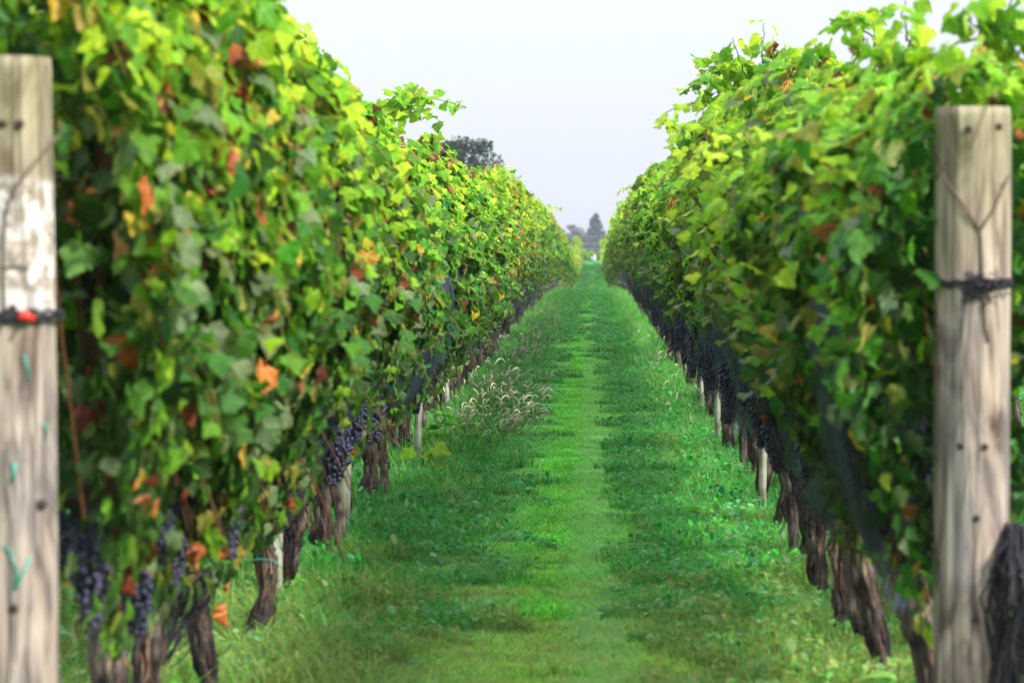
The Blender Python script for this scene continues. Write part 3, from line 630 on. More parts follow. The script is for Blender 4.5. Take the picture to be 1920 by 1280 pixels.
def add_vine(row, rx, side, y, idx, lod, desc=None, zs=1.0):
    rr = random.Random(int(y * 37) + (5000 if side > 0 else 0) + idx)
    if row in ('left', 'right'):
        nm = ordw(idx + 1)
        if desc: lab = f'{nm} grapevine of the {row} row, {desc}'
        elif nm: lab = f'{nm} grapevine from the wooden post in the {row} row'
        else: lab = f'distant grapevine merging into the {row} hedge of vines'
        grp = f'grapevines of the {row} row'
    elif row == 'beyond':
        lab = 'small distant grapevine at the far end beyond the grass alley'; grp = 'grapevines beyond the alley end'
    else:
        side_ = 'left' if rx < 0 else 'right'
        lab = f'grapevine in the next row, half hidden behind the {side_} row'; grp = f'grapevines behind the {side_} row'
    xj = rx + rr.gauss(0, .015); prof = 'left' if rx < 0 else 'right'
    t = thing('grapevine', lab, 'grapevine', (xj, y, g1(rx, y) - 0.01), grp)
    flip = rr.choice((-1, 1)); s = -side
    zsc = zs * (1 - .10 * sm(80, 120, y)) * rr.uniform(.965, 1.035) * (1 if idx < 4 else rr.choice((.93, .97, 1.0, 1.03)))
    if lod == 0:
        tm, sh = TR[rr.randrange(6)]
        o = obj('trunk', tm, None, t); o.rotation_euler = (rr.gauss(0, .06), rr.gauss(0, .05), 0 if rr.random() < .5 else math.pi); th = o.rotation_euler.copy()
        q = obj('peeling_bark', sh, None, o)
        f = obj('foliage', rr.choice(FOL[prof]), None, t, kind='stuff'); f.scale = (s * rr.uniform(.95, 1.1), flip, zsc)
    else:
        o = obj('trunk', rr.choice(TRL), None, t); o.rotation_euler.z = rr.choice((0, math.pi))
        f = obj('foliage', rr.choice((FOL if lod == 1 else FOLL)[prof]), None, t, kind='stuff'); f.scale = (s * rr.uniform(1.0, 1.12), flip * (1.25 if lod == 3 else 1.05), zsc)
        if lod == 3: o.scale = (1.2, 1.3, 1)
    t['_s'] = s
    VINES[(row, idx)] = t
    nb = 0
    if row in ('left', 'right'):
        nb = (15 if row == 'right' else 14) if y < 30 else ((12 if row == 'right' else 8) if y < 50 else (4 if y < 75 else 0))
    for k in range(nb):
        px_ = s * rr.uniform(.06, .27) if rr.random() < .8 else -s * rr.uniform(0, .12)
        m_ = rr.choice(BUN) if y < 30 else rr.choice(BUNL)
        if rr.random() < (.5 if y < 14 else .2): m_ = rr.choice(BUNB)
        b_ = obj('grape_bunch', m_, None, t, (px_ * (1 if y > 12 else .6), rr.uniform(-.85, .85), rr.uniform(.80, 1.04 if row == 'left' else 1.20)))
        b_.rotation_euler = (rr.gauss(0, .1), rr.gauss(0, .1), rr.uniform(0, 6.28)); z_ = rr.uniform(.85, 1.2); b_.scale = (z_, z_, z_ * rr.uniform(.85, 1.2))
    # leaves that show one by one
    if row in ('left', 'right') and y < 27:
        n = int(112 if y < 14 else (90 if y < 20 else 60))
        pos, nrm, tip = canopy_points(n, int(y * 100) + idx, 1, prof)
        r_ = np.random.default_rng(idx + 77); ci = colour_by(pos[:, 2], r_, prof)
        pos[:, 0] += 0.035
        for i in range(n):
            z_ = pos[i, 2]
            if z_ < (1.35 if row == 'right' else 1.05) and rr.random() < .8: continue
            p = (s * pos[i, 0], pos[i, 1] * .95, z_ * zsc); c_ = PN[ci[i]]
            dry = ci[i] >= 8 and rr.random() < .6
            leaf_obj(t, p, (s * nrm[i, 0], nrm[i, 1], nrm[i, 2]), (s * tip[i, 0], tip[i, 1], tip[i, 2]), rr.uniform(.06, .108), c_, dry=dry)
    return t
def row(name, rx, side, ys, descs, zlist):
    y = ys[-1]; ys = list(ys)
    while y < 252:
        y += 1.8 if y < 95 else 2.3; ys.append(y + rnd.uniform(-.12, .12))
    for i, yy in enumerate(ys):
        lod = 0 if yy < 32 else (1 if yy < 60 else (2 if yy < 95 else 3))
        add_vine(name, rx, side, yy, i, lod, descs[i] if i < len(descs) else None, zlist[i] if i < len(zlist) else 1.0 + 0.03 * math.sin(i * 1.3))
    return ys
LX, RX = -1.36, 1.04
YL = row('left', LX, -1, LEFT_Y, DESC_L, [1.06, 1.04, 1.02, .98, .97, .97, .96, .95, .94, .92, .90, .92, .90, .95, .92])
YR = row('right', RX, 1, RIGHT_Y, DESC_R, [.88, .87, .90, .93, .96, .96, .95, .95, .95, .96, .96, .93, .97])
for rx, sd_ in ((LX - 2.4, -1), (RX + 2.4, 1)):
    for i in range(20):
        add_vine('side', rx, sd_, 11.5 + i * 1.8, i, 2)
for i, (x, y) in enumerate([(-.9, 306), (.9, 306), (-.9, 309), (.8, 310), (-.2, 309.5)]):
    add_vine('beyond', x, -1, y, i, 2)

# ------------------------------------------------------------------ shoots that stand out against the sky
def arching_shoot(vine, p0, p1, sag, n, s0, s1, cols, label=None, up=0.0):
    """a long leafy cane from p0 to p1 (world), child of its vine"""
    base = Vector(vine.location); p0 = Vector(p0) - base; p1 = Vector(p1) - base
    pts = []
    for i in range(13):
        f = i / 12; p = p0.lerp(p1, f); p.z += sag * math.sin(math.pi * f) ; p += Vector((rnd.gauss(0, .006),) * 3); pts.append(p)
    b = MB(); b.tube(pts, [.005 - .003 * i / 12 for i in range(13)], 5, (0.2, 0.2, 0.04))
    sh = obj('shoot', b.mesh('shoot'), M['stem'], vine)
    pos, nrm, tip, sz = shoot_leaves(pts, n, s0, s1, rnd)
    for i in range(n):
        leaf_obj(sh, pos[i], nrm[i], tip[i], sz[i] * rnd.uniform(.85, 1.15), rnd.choice(cols))
def near(rowname, Z):
    ys = YL if rowname == 'left' else YR; k = min(range(len(ys)), key=lambda i: abs(ys[i] - Z)); return VINES[(rowname, k)]
BR = ['lime', 'lime', 'bright', 'bright', 'mid']
SH = [('left', (700, 215), (868, 205), 22.0, .10, 20), ('left', (720, 200), (800, 175), 21.0, .06, 12), ('left', (500, 130), (640, 125), 15.5, .07, 16),
      ('left', (880, 370), (975, 335), 36, .10, 16), ('left', (930, 360), (965, 345), 37, .2, 12), ('left', (1000, 400), (1055, 392), 72, .08, 12), ('left', (430, 60), (480, 100), 13.5, .08, 12),
      ('left', (560, 150), (590, 110), 17, .05, 10),
      ('right', (1400, 190), (1280, 175), 18.5, .10, 20), ('right', (1420, 150), (1300, 120), 18.2, .08, 18), ('right', (1430, 170), (1428, 48), 18.0, .0, 12), ('right', (1400, 150), (1370, 75), 18.0, .0, 10),
      ('right', (1330, 280), (1232, 235), 24, .07, 18), ('right', (1300, 330), (1240, 330), 28, .08, 12), ('right', (1220, 400), (1165, 385), 52, .1, 12), ('right', (1560, 160), (1500, 105), 15.0, .05, 14),
      ('right', (1700, 90), (1690, 5), 11.5, .0, 8), ('right', (1860, 130), (1800, 20), 10.0, .03, 16), ('right', (1900, 120), (1880, -30), 10.0, .0, 18), ('right', (1950, 190), (1850, 160), 9.9, .06, 14), ('right', (1640, 100), (1580, 40), 13.0, .06, 16)]
for rw, a, b_, Z, sag, n in SH:
    arching_shoot(near(rw, Z), P(a[0], a[1], Z + .25), P(b_[0], b_[1], Z), sag, int(n * 1.2), .12, .075, BR)
    if abs(a[0] - b_[0]) > 60: arching_shoot(near(rw, Z), P(a[0], a[1] + 25, Z + .1), P(a[0] + (b_[0] - a[0]) * .75, b_[1] + 22, Z + .1), sag, n, .12, .08, BR)
# low bright shoots in front of the dark lower leaves
LOWSH = [('left', (330, 770), (405, 900), 10.6, .05, 14, ['lime', 'lime', 'bright']), ('left', (330, 830), (370, 760), 10.4, .03, 8, ['lime']), ('left', (180, 760), (170, 880), 9.0, .03, 8, ['bright', 'yellow']),
         ('left', (250, 1010), (210, 1090), 9.4, .03, 8, ['bright', 'olive']), ('left', (700, 590), (745, 605), 20.0, .02, 6, ['lime']), ('right', (1600, 960), (1620, 1030), 12.0, .02, 8, ['yellow', 'bright']),
         ('right', (1690, 980), (1700, 1060), 11.0, .02, 9, ['bright', 'olive']), ('right', (1640, 290), (1700, 330), 11.3, .08, 12, ['lime', 'bright', 'yellow']), ('right', (1650, 350), (1640, 470), 11.3, .03, 12, ['bright', 'lime', 'yellow']),
         ('right', (1640, 900), (1660, 1010), 12.0, .02, 9, ['mid', 'olive', 'bright']), ('right', (1720, 900), (1735, 1040), 10.6, .02, 11, ['mid', 'bright', 'deep']), ('right', (1670, 760), (1690, 860), 11.2, .02, 9, ['mid', 'deep']),
         ('left', (200, 900), (150, 1080), 8.9, .02, 14, ['bright', 'mid', 'olive']), ('left', (300, 960), (330, 1090), 10.0, .02, 12, ['mid', 'olive', 'bright']), ('left', (500, 940), (450, 1010), 12.2, .02, 9, ['mid', 'grey']),
         ('left', (410, 930), (440, 1000), 11.5, .02, 8, ['bright', 'yellow', 'grey']), ('right', (1570, 790), (1590, 850), 13, .02, 7, ['yellow', 'olive'])]
for rw, a, b_, Z, sag, n, cols in LOWSH:
    arching_shoot(near(rw, Z), P(a[0], a[1], Z + .1), P(b_[0], b_[1], Z), sag, n, .13, .08, cols)

# dead orange leaves on the vines
DEAD = [('left', 290, 240, 9.3, .15, 'orange', 3), ('left', 268, 275, 9.2, .11, 'orange', 1), ('left', 165, 370, 8.6, .09, 'orange', 2), ('left', 125, 400, 8.4, .10, 'orange', 1), ('left', 130, 110, 8.5, .10, 'rust', 3),
        ('left', 400, 445, 10.6, .10, 'orange', 2), ('left', 430, 490, 11.0, .08, 'yellow', 2), ('left', 510, 490, 12.5, .09, 'orange', 2), ('left', 300, 870, 10.1, .10, 'rust', 2), ('left', 410, 1105, 10.9, .06, 'orange', 1),
        ('left', 408, 1160, 10.8, .08, 'orange', 2), ('left', 225, 290, 9.0, .08, 'rust', 2), ('left', 600, 255, 15.5, .12, 'rust', 2), ('left', 615, 430, 15.6, .11, 'yellow', 3), ('left', 715, 405, 19.5, .11, 'rust', 1),
        ('left', 870, 350, 32, .14, 'orange', 2), ('left', 395, 150, 10.6, .08, 'rust', 2), ('left', 640, 715, 16, .05, 'rust', 1), ('left', 638, 797, 16.2, .06, 'rust', 1), ('left', 135, 750, 8.5, .10, 'rust', 2), ('left', 567, 585, 14.4, .06, 'rust', 1),
        ('right', 1710, 570, 10.6, .08, 'orange', 1), ('right', 1725, 610, 10.6, .06, 'orange', 1), ('right', 1680, 860, 11.0, .07, 'rust', 3), ('right', 1715, 880, 10.9, .06, 'rust', 2), ('right', 1570, 185, 13.4, .07, 'wine', 2),
        ('right', 1690, 240, 11.2, .07, 'rust', 2), ('right', 1550, 380, 13.5, .09, 'wine', 3), ('right', 1555, 425, 13.6, .08, 'rust', 2), ('right', 1915, 405, 9.6, .05, 'orange', 1), ('right', 1440, 790, 14.5, .07, 'rust', 1)]
for rw, px, py, Z, s, c_, n in DEAD:
    v = near(rw, Z); base = Vector(v.location); sd_ = 1 if rw == 'left' else -1
    for k in range(n):
        p = P(px + rnd.gauss(0, 12) * (k > 0), py + rnd.gauss(0, 12) * (k > 0), Z) - base
        leaf_obj(v, p + Vector((sd_ * .03, -.03, s * .3)), (sd_ * .7 + rnd.gauss(0, .3), -.7, .2), (0, rnd.gauss(0, .3), -1), s * rnd.uniform(.7, .95), c_, dry=True, name='dead_leaf')

# ------------------------------------------------------------------ stakes, wires
def stake(rowname, rx, y, r, h, dx, label):
    b = MB(); rr = random.Random(int(y * 10)); pts = [(0, 0, -.3)] + [(rr.gauss(0, .003), rr.gauss(0, .003), h * i / 8) for i in range(9)]
    b.tube(pts, [r] * 10, 10, ridge=.07, seed=y)
    o = obj('trellis_stake', b.mesh('trellis_stake'), M['stake'], None, (rx + dx, y, g1(rx, y)))
    o['label'] = label; o['category'] = 'stake'; o['group'] = f'stakes of the {rowname} row'
    return o
LS = [(13.6, .0, 'blurred pale stake between near trunks of the left row'), (16.6, .06, 'thick whitish stake beside a dark trunk in the left row'), (22.6, .12, 'white stake by the long grape bunch in the left row'), (28.5, .05, 'pale stake whose top shows among left row leaves')]
for y, dx, lb in LS: stake('left', LX, y, .038 if y < 20 else .027, 1.95 if y < 28 else 2.1, dx, lb)
RS = [(13.2, 0.0, 'blurred stake hidden by net in the right row'), (18.7, -.05, 'thin greenish stake between right row trunks'), (24.8, -.08, 'greenish stake beside hanging grapes in the right row'), (30.8, 0, 'small stake in weeds of the right row')]
for y, dx, lb in RS: stake('right', RX, y, .024, 1.95, dx, lb)
for rn, rx in (('left', LX), ('right', RX)):
    for k in range(24): 
        y = 36 + k * 6.3
        stake(rn, rx, y, .024, 1.95, 0, f'distant pale stake among the {rn} row of vines')
def poly_wire(name, pts, r, mat, label, cat, group=None, k=5):
    b = MB(); b.tube(pts, r, k, cap=True); o = obj(name, b.mesh(name), mat); o['label'] = label; o['category'] = cat
    if group: o['group'] = group
    return o
for rn, rx, y0 in (('left', LX, 7.5), ('right', RX, 8.8)):
    for z, nm in ((.90, 'lowest wire carrying the vine arms'), (1.35, 'middle wire through the leaves'), (1.82, 'top wire under the crown')):
        poly_wire('trellis_wire', [(rx, y, g1(rx, y) + z + .012 * math.sin(y * 3)) for y in np.arange(y0, 254, 2.0)], .0016, M['steel'],
                  f'{nm} in the {rn} row', 'wire', f'trellis wires of the {rn} row')

# ------------------------------------------------------------------ the two wooden end posts
def end_post(x, y, r, h, mat, label, lean, seed):
    t = thing('wooden_post', label, 'post', (x, y, g1(x, y)), 'wooden end posts')
    k, n = 64, 90; V = []; F = []
    for i in range(n):
        z = -.4 + (h + .4) * i / (n - 1); top = sm(h - .006, h, z)
        for j in range(k):
            a = 2 * math.pi * j / k
            rr_ = r * (1 + .018 * mnoise.noise(Vector((math.cos(a) * 1.5, math.sin(a) * 1.5, z * 2.2 + seed))) + .012 * mnoise.noise(Vector((math.cos(a) * 9, math.sin(a) * 9, z * 1.1 + seed))))
            crack = mnoise.noise(Vector((math.cos(a) * 5 + seed, math.sin(a) * 5, z * .5)))
            if crack > .30: rr_ -= r * .16 * min(1, (crack - .30) * 3)
            rr_ *= 1 - .03 * top
            V.append((rr_ * math.cos(a) + lean * z, rr_ * math.sin(a), z))
    for i in range(n - 1):
        for j in range(k):
            q = (j + 1) % k; F += [(i * k + j, i * k + q, (i + 1) * k + q), (i * k + j, (i + 1) * k + q, (i + 1) * k + j)]
    c = len(V); V.append((lean * h, 0, h + .004)); 
    for j in range(k): F.append(((n - 1) * k + j, (n - 1) * k + (j + 1) % k, c))
    obj('post_body', mesh('post_body', V, F), mat, t)
    return t
M['postL'] = post_material('weathered_pine_left', (1.485, 1.80), True, 3.1)
M['postR'] = post_material('weathered_pine_right', None, True, 8.7)
pl = end_post(LX, 7.5, .104, 2.085, M['postL'], 'thick weathered wooden post cut by the left picture edge, white paint patch', -0.008, 1.3)
pr = end_post(RX + .0, 8.82, .1035, 2.028, M['postR'], 'thick weathered wooden post with forked wire, before the right row', 0.0, 5.1)
def nail(post, px, py, r=.011, knot=False):
    Z = post.location.y; p = P(px, py, Z - .1); x = p.x - post.location.x; R_ = .104
    y = -math.sqrt(max(0, R_ * R_ - x * x)) ; b = MB(); d = Vector((x, y, 0)).normalized()
    q = Vector((x, y, p.z - post.location.z))
    if knot: b.tube([q - d * .01, q + d * .0015, q + d * .003], [r * 1.1, r, r * .5], 12, ridge=.25, seed=px)
    else: b.tube([q - d * .01, q + d * .004, q + d * .006], [r, r, r * .6], 10)
    obj('knot' if knot else 'nail', b.mesh('nail'), M['nail'], post)
for px, py in ((2, 232), (34, 232)): nail(pl, px, py)
for px, py, k_ in ((70, 950, 1), (18, 1145, 1), (20, 578, 0), (52, 585, 0)): nail(pl, px, py, .012 if k_ else .009, bool(k_))
for px, py in ((1812, 243), (1870, 238), (1800, 835), (1845, 836), (1830, 970), (1828, 1160)): nail(pr, px, py, .0095)
def on_post(post, px, py, out_=.003, R_=.104):
    Z = post.location.y; p = P(px, py, Z - .1); x = max(-R_ * .999, min(R_ * .999, p.x - post.location.x)); y = -math.sqrt(R_ * R_ - x * x)
    d = Vector((x, y, 0)).normalized(); q = d * (R_ + out_); return (q.x, q.y, p.z - post.location.z)
def post_wire(post, pix, r, mat, name):
    pts = []
    for (a, b_) in zip(pix[:-1], pix[1:]):
        for i in range(8): f = i / 8; pts.append(on_post(post, a[0] + (b_[0] - a[0]) * f, a[1] + (b_[1] - a[1]) * f, r))
    pts.append(on_post(post, *pix[-1], r)); b = MB(); b.tube(pts, r, 6); return obj(name, b.mesh(name), mat, post)
post_wire(pr, [(1752, 270), (1775, 340), (1834, 432)], .0035, M['wire'], 'tie_wire')
post_wire(pr, [(1888, 330), (1860, 390), (1834, 432)], .0035, M['wire'], 'tie_wire')
post_wire(pr, [(1834, 432), (1838, 520), (1844, 610), (1850, 640)], .004, M['wire'], 'tie_wire')
post_wire(pl, [(112, 225), (70, 290), (30, 345), (8, 395), (2, 480), (4, 580)], .0035, M['wire'], 'tie_wire')
post_wire(pl, [(6, 500), (50, 500)], .002, M['wire'], 'tie_wire')
def hoop(post, z, r, mat, name, seed, tangles=0):
    b = MB(); R_ = .106; rr = random.Random(seed)
    for q in range(3):
        b.tube([((R_ + rr.uniform(0, .006)) * math.cos(a), (R_ + rr.uniform(0, .006)) * math.sin(a), z + .008 * q + rr.gauss(0, .003)) for a in np.linspace(0, 2 * math.pi, 40)], r, 5)
    for q in range(tangles):
        x0 = rr.gauss(0.005, .022); pts = []
        p = Vector((x0, -R_ - .004, z + rr.gauss(0, .012)))
        for i in range(7): pts.append(tuple(p)); p += Vector((rr.gauss(0, .009), rr.gauss(0, .004) - (.001), rr.gauss(0, .007)))
        b.tube(pts, .0022, 4)
    return obj(name, b.mesh(name), mat, post)
zz = H - (537 - VY) * 8.72 / FPX - pr.location.z
hoop(pr, zz, .0045, M['strap'], 'net_cord', 3, 42)
zz = H - (600 - VY) * 7.4 / FPX - pl.location.z
hoop(pl, zz, .0045, M['strap'], 'net_cord', 4, 5)
b = MB(); q0 = Vector(on_post(pl, 30, 596, .012)); q1 = Vector(on_post(pl, 54, 600, .012)); b.tube([q0, (q0 + q1) / 2 + Vector((0, -.006, .008)), q1], [.008, .012, .007], 8)
obj('red_clip', b.mesh('red_clip'), M['red'], pl)
# shreds of teal tape stapled to the left post
for pix in ([(40, 665), (44, 690), (48, 715)], [(72, 795), (78, 810), (76, 820)], [(10, 1030), (24, 1070), (22, 1108)], [(50, 1046), (36, 1078), (22, 1108)], [(22, 868), (18, 905)], [(2, 1025), (14, 1040)]):
    p_ = [on_post(pl, x, y, .003) for x, y in pix]; b = MB(); b.tube(p_, .004, 5, squash=.4); obj('tape_scrap', b.mesh('tape_scrap'), M['teal'], pl)

# ------------------------------------------------------------------ bird netting
def netting(rowname, rx, side, y0, y1, seed, label):
    s = -side; rr = random.Random(seed); dy = .05; ny = int((y1 - y0) / dy); nv = 16; V = []
    for i in range(ny + 1):
        y = y0 + i * dy
        zt = 1.5 + .12 * mnoise.noise(Vector((y * .6, seed, 0))) + .06 * mnoise.noise(Vector((y * 2.5, seed, 3)))
        zb = .58 + .20 * mnoise.noise(Vector((y * .8, seed, 7))) + .14 * mnoise.noise(Vector((y * 3.5, seed, 9)))
        for j in range(nv + 1):
            f = j / nv; z = zt + (zb - zt) * f
            wd = float(np.interp(z, PZ, PWS[rowname])) + (.09 if side > 0 else .06) * sm(1.6, 1.25, z) + .02
            fold = .06 * mnoise.noise(Vector((y * 5 + .7 * z, seed, z * 1.2))) + .018 * mnoise.noise(Vector((y * 14, z * 2.5, seed)))
            V.append((rx + s * (wd + fold + .03 * mnoise.noise(Vector((y * .9, z * 2, seed))) - .05 * f ** 4), y, g1(rx, y) + z))
    i = np.arange(ny * nv); a = (i // nv) * (nv + 1) + i % nv
    o = obj('bird_netting', mesh('bird_netting', V, np.stack([a, a + 1, a + nv + 2, a + nv + 1], -1)), M['net'])
    o['label'] = label; o['category'] = 'netting'
netting('left', LX, -1, 12.0, 110, 3, 'dark bird netting draped over the lower leaves of the left row')
netting('right', RX, 1, 9.6, 110, 8, 'bluish black bird netting hanging over the fruit of the right row')
def net_bundle(pts, rad, nfold, seed, label, spread=1.0, rib=.012):
    """gathered netting: many pleats running along the same way"""
    rr = random.Random(seed); b = MB(); pts = [Vector(p) for p in pts]
    for q in range(nfold):
        ph = rr.uniform(0, 6.28); k = []
        off = Vector((rr.gauss(0, 1), rr.gauss(0, 1), rr.gauss(0, .6)))
        for i in range(15):
            f = i / 14 * (len(pts) - 1); a = min(int(f), len(pts) - 2); p = pts[a].lerp(pts[a + 1], f - a); r = rad[a] + (rad[a + 1] - rad[a]) * (f - a)
            k.append(p + off * r * .55 + Vector((math.sin(f * 2 + ph), math.cos(f * 1.7 + ph), math.sin(f * 2.6 + ph * 2))) * r * .3)
        b.tube(k, [rib * rr.uniform(.5, 1.2)] * 15, 6, squash=.45, ridge=.5, seed=seed + q)
    o = obj('net_bundle', b.mesh('net_bundle'), M['strap']); o['label'] = label; o['category'] = 'netting'
net_bundle([P(1900, 985, 8.75), P(1888, 1060, 8.7), P(1915, 1120, 8.7), P(1900, 1200, 8.7), P(1935, 1330, 8.7)], [.02, .045, .085, .06, .11], 110, 5, 'black gathered netting hanging beside the right wooden post', rib=.0035)
net_bundle([P(1590, 590, 12.6), P(1570, 650, 12.6), P(1520, 720, 12.8), P(1440, 770, 14.2)], [.05, .10, .10, .06], 60, 6, 'dark gathered netting slung across the right row leaves', rib=.004)
net_bundle([P(1490, 880, 14.6), P(1510, 930, 14.2), P(1560, 970, 13.4), P(1600, 985, 12.9)], [.03, .07, .07, .04], 45, 7, 'black net folds pulled across leaning trunks of the right row', rib=.004)
net_bundle([P(530, 850, 13.9), P(520, 940, 13.8), P(535, 1010, 13.8), P(525, 1060, 13.8)], [.06, .09, .08, .04], 22, 8, 'dark net hanging between near trunks of the left row', rib=.006)
net_bundle([P(650, 820, 17.1), P(640, 860, 17.0), P(645, 900, 17.0)], [.07, .09, .04], 18, 9, 'dark net wrapped round a trunk in the left row', rib=.006)
net_bundle([P(395, 1075, 10.9), P(365, 1120, 10.8), P(330, 1170, 10.8), P(290, 1240, 10.6)], [.03, .07, .08, .05], 50, 11, 'dark net slumped against the nearest left trunks', rib=.004)
# teal tying tape on the vines
for rw, pix, Z, lb in (('left', [(205, 635), (222, 655), (228, 690)], 9.0, 'teal tape end dangling under leaves near the left post'), ('left', [(455, 1058), (480, 1050), (510, 1052), (528, 1068)], 12.1, 'teal tape tied round a near left trunk'),
                   ('left', [(490, 1012), (515, 1015), (530, 1040)], 12.1, 'teal tape loop above the tape on a left trunk'), ('left', [(672, 820), (685, 825), (696, 828)], 18.6, 'small teal tie on a shredded left trunk'),
                   ('left', [(455, 740), (470, 732)], 12.0, 'teal tie among the left leaves'), ('left', [(875, 664), (885, 662)], 33, 'distant teal tie by the foxtails')):
    b = MB(); b.tube([P(x, y, Z) for x, y in pix], .005 if Z < 20 else .006, 5, squash=.5); o = obj('plant_tie', b.mesh('plant_tie'), M['teal']); o['label'] = lb; o['category'] = 'plant tie'

# ------------------------------------------------------------------ grass (patches scattered by geometry nodes)
def blade_patch(seed, n, size, h0, h1, wd, lean, cols, broad=0):
    r_ = np.random.default_rng(seed); V = []; Cc = []
    p = r_.uniform(-size / 2, size / 2, (n, 2)); h = r_.uniform(h0, h1, n) * r_.uniform(.6, 1, n); a = r_.uniform(0, 6.28, n); ln = r_.uniform(.1, lean, n) * h
    dx, dy = np.cos(a), np.sin(a); wv = wd * r_.uniform(.6, 1.2, n)
    sx, sy = -dy * wv / 2, dx * wv / 2; z0 = np.zeros(n) - .01
    A = np.stack([p[:, 0] - sx, p[:, 1] - sy, z0], -1); B = np.stack([p[:, 0] + sx, p[:, 1] + sy, z0], -1)
    m = np.stack([p[:, 0] + dx * ln * .35, p[:, 1] + dy * ln * .35, h * .6], -1); s3 = np.stack([sx, sy, 0 * sx], -1) * .85
    T = np.stack([p[:, 0] + dx * ln, p[:, 1] + dy * ln, h * r_.uniform(.8, 1.0, n)], -1)
    V = np.stack([A, B, m + s3, m - s3, T], 1).reshape(-1, 3)
    F = (np.array([(0, 1, 2), (0, 2, 3), (3, 2, 4)])[None] + (np.arange(n) * 5)[:, None, None]).reshape(-1, 3)
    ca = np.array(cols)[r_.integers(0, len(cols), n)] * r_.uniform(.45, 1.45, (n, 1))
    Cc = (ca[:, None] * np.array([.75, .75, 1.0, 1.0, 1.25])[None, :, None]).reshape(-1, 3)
    if broad:                                     # small round leaves of clover and chickweed
        n2 = broad; k = 6; c = r_.uniform(-size / 2, size / 2, (n2, 2)); z = r_.uniform(.015, h1 * .75, n2); r = r_.uniform(.006, .016, n2)
        th = np.arange(k) * 2 * math.pi / k; nn = r_.normal(0, .4, (n2, 3)) + [0, 0, 1]; bb, tt, _ = frame(nn, r_.normal(0, 1, (n2, 3)))
        W = (np.cos(th)[None, :, None] * bb[:, None] + np.sin(th)[None, :, None] * 1.4 * tt[:, None]) * r[:, None, None] + np.stack([c[:, 0], c[:, 1], z], -1)[:, None]
        F2 = (np.array([(0, 1, 2), (0, 2, 3), (0, 3, 4), (0, 4, 5)])[None] + (np.arange(n2) * k)[:, None, None]).reshape(-1, 3) + len(V)
        cb = np.array([(.02, .24, .04), (.045, .42, .04), (.18, .46, .24)])[r_.integers(0, 3, n2)] * r_.uniform(.7, 1.3, (n2, 1))
        V = np.concatenate([V, W.reshape(-1, 3)]); F = np.concatenate([F, F2]); Cc = np.concatenate([Cc, np.repeat(cb, k, 0)])
    return mesh('grass_patch', V, F, Cc, smooth=False)
GC = [(.12, .46, .02), (.09, .38, .015), (.16, .50, .03), (.26, .50, .05), (.06, .28, .03), (.28, .42, .12)]
VC = [(.07, .40, .02), (.04, .28, .03), (.12, .46, .02), (.18, .42, .14), (.34, .38, .14), (.11, .40, .12)]
def scatter(name, patches, pts, rot, scl, pick, mat, label):
    pc = bpy.data.collections.new(name + '_patches')
    for i, me in enumerate(patches):
        me.materials.append(mat); o = bpy.data.objects.new(f'{name}_patch_{i}', me); pc.objects.link(o)
    me = bpy.data.meshes.new(name); n = len(pts); me.vertices.add(n); me.vertices.foreach_set('co', np.asarray(pts, np.float32).ravel())
    for an, tp, dat, key in (('rot', 'FLOAT_VECTOR', rot, 'vector'), ('scl', 'FLOAT_VECTOR', scl, 'vector')):
        a = me.attributes.new(an, tp, 'POINT'); a.data.foreach_set(key, np.asarray(dat, np.float32).ravel())
    a = me.attributes.new('pick', 'INT', 'POINT'); a.data.foreach_set('value', np.asarray(pick, np.int32))
    o = bpy.data.objects.new(name, me); C.objects.link(o); o['kind'] = 'stuff'; o['label'] = label; o['category'] = 'grass'
    ng = bpy.data.node_groups.new(name + '_scatter', 'GeometryNodeTree')
    ng.interface.new_socket('Geometry', in_out='INPUT', socket_type='NodeSocketGeometry'); ng.interface.new_socket('Geometry', in_out='OUTPUT', socket_type='NodeSocketGeometry')
    gi = ng.nodes.new('NodeGroupInput'); go = ng.nodes.new('NodeGroupOutput'); ci = ng.nodes.new('GeometryNodeCollectionInfo')
    ci.inputs['Collection'].default_value = pc; ci.inputs['Separate Children'].default_value = True; ci.inputs['Reset Children'].default_value = True
    ip = ng.nodes.new('GeometryNodeInstanceOnPoints'); ip.inputs['Pick Instance'].default_value = True
    def attr(nm, tp):
        x = ng.nodes.new('GeometryNodeInputNamedAttribute'); x.data_type = tp; x.inputs['Name'].default_value = nm; return x.outputs['Attribute']
    L = ng.links.new
    L(gi.outputs[0], ip.inputs['Points']); L(ci.outputs[0], ip.inputs['Instance']); L(attr('pick', 'INT'), ip.inputs['Instance Index'])
    er = ng.nodes.new('FunctionNodeEulerToRotation'); L(attr('rot', 'FLOAT_VECTOR'), er.inputs[0]); L(er.outputs[0], ip.inputs['Rotation'])
    L(attr('scl', 'FLOAT_VECTOR'), ip.inputs['Scale']); L(ip.outputs[0], go.inputs[0])
    md = o.modifiers.new('scatter', 'NODES'); md.node_group = ng
    return o
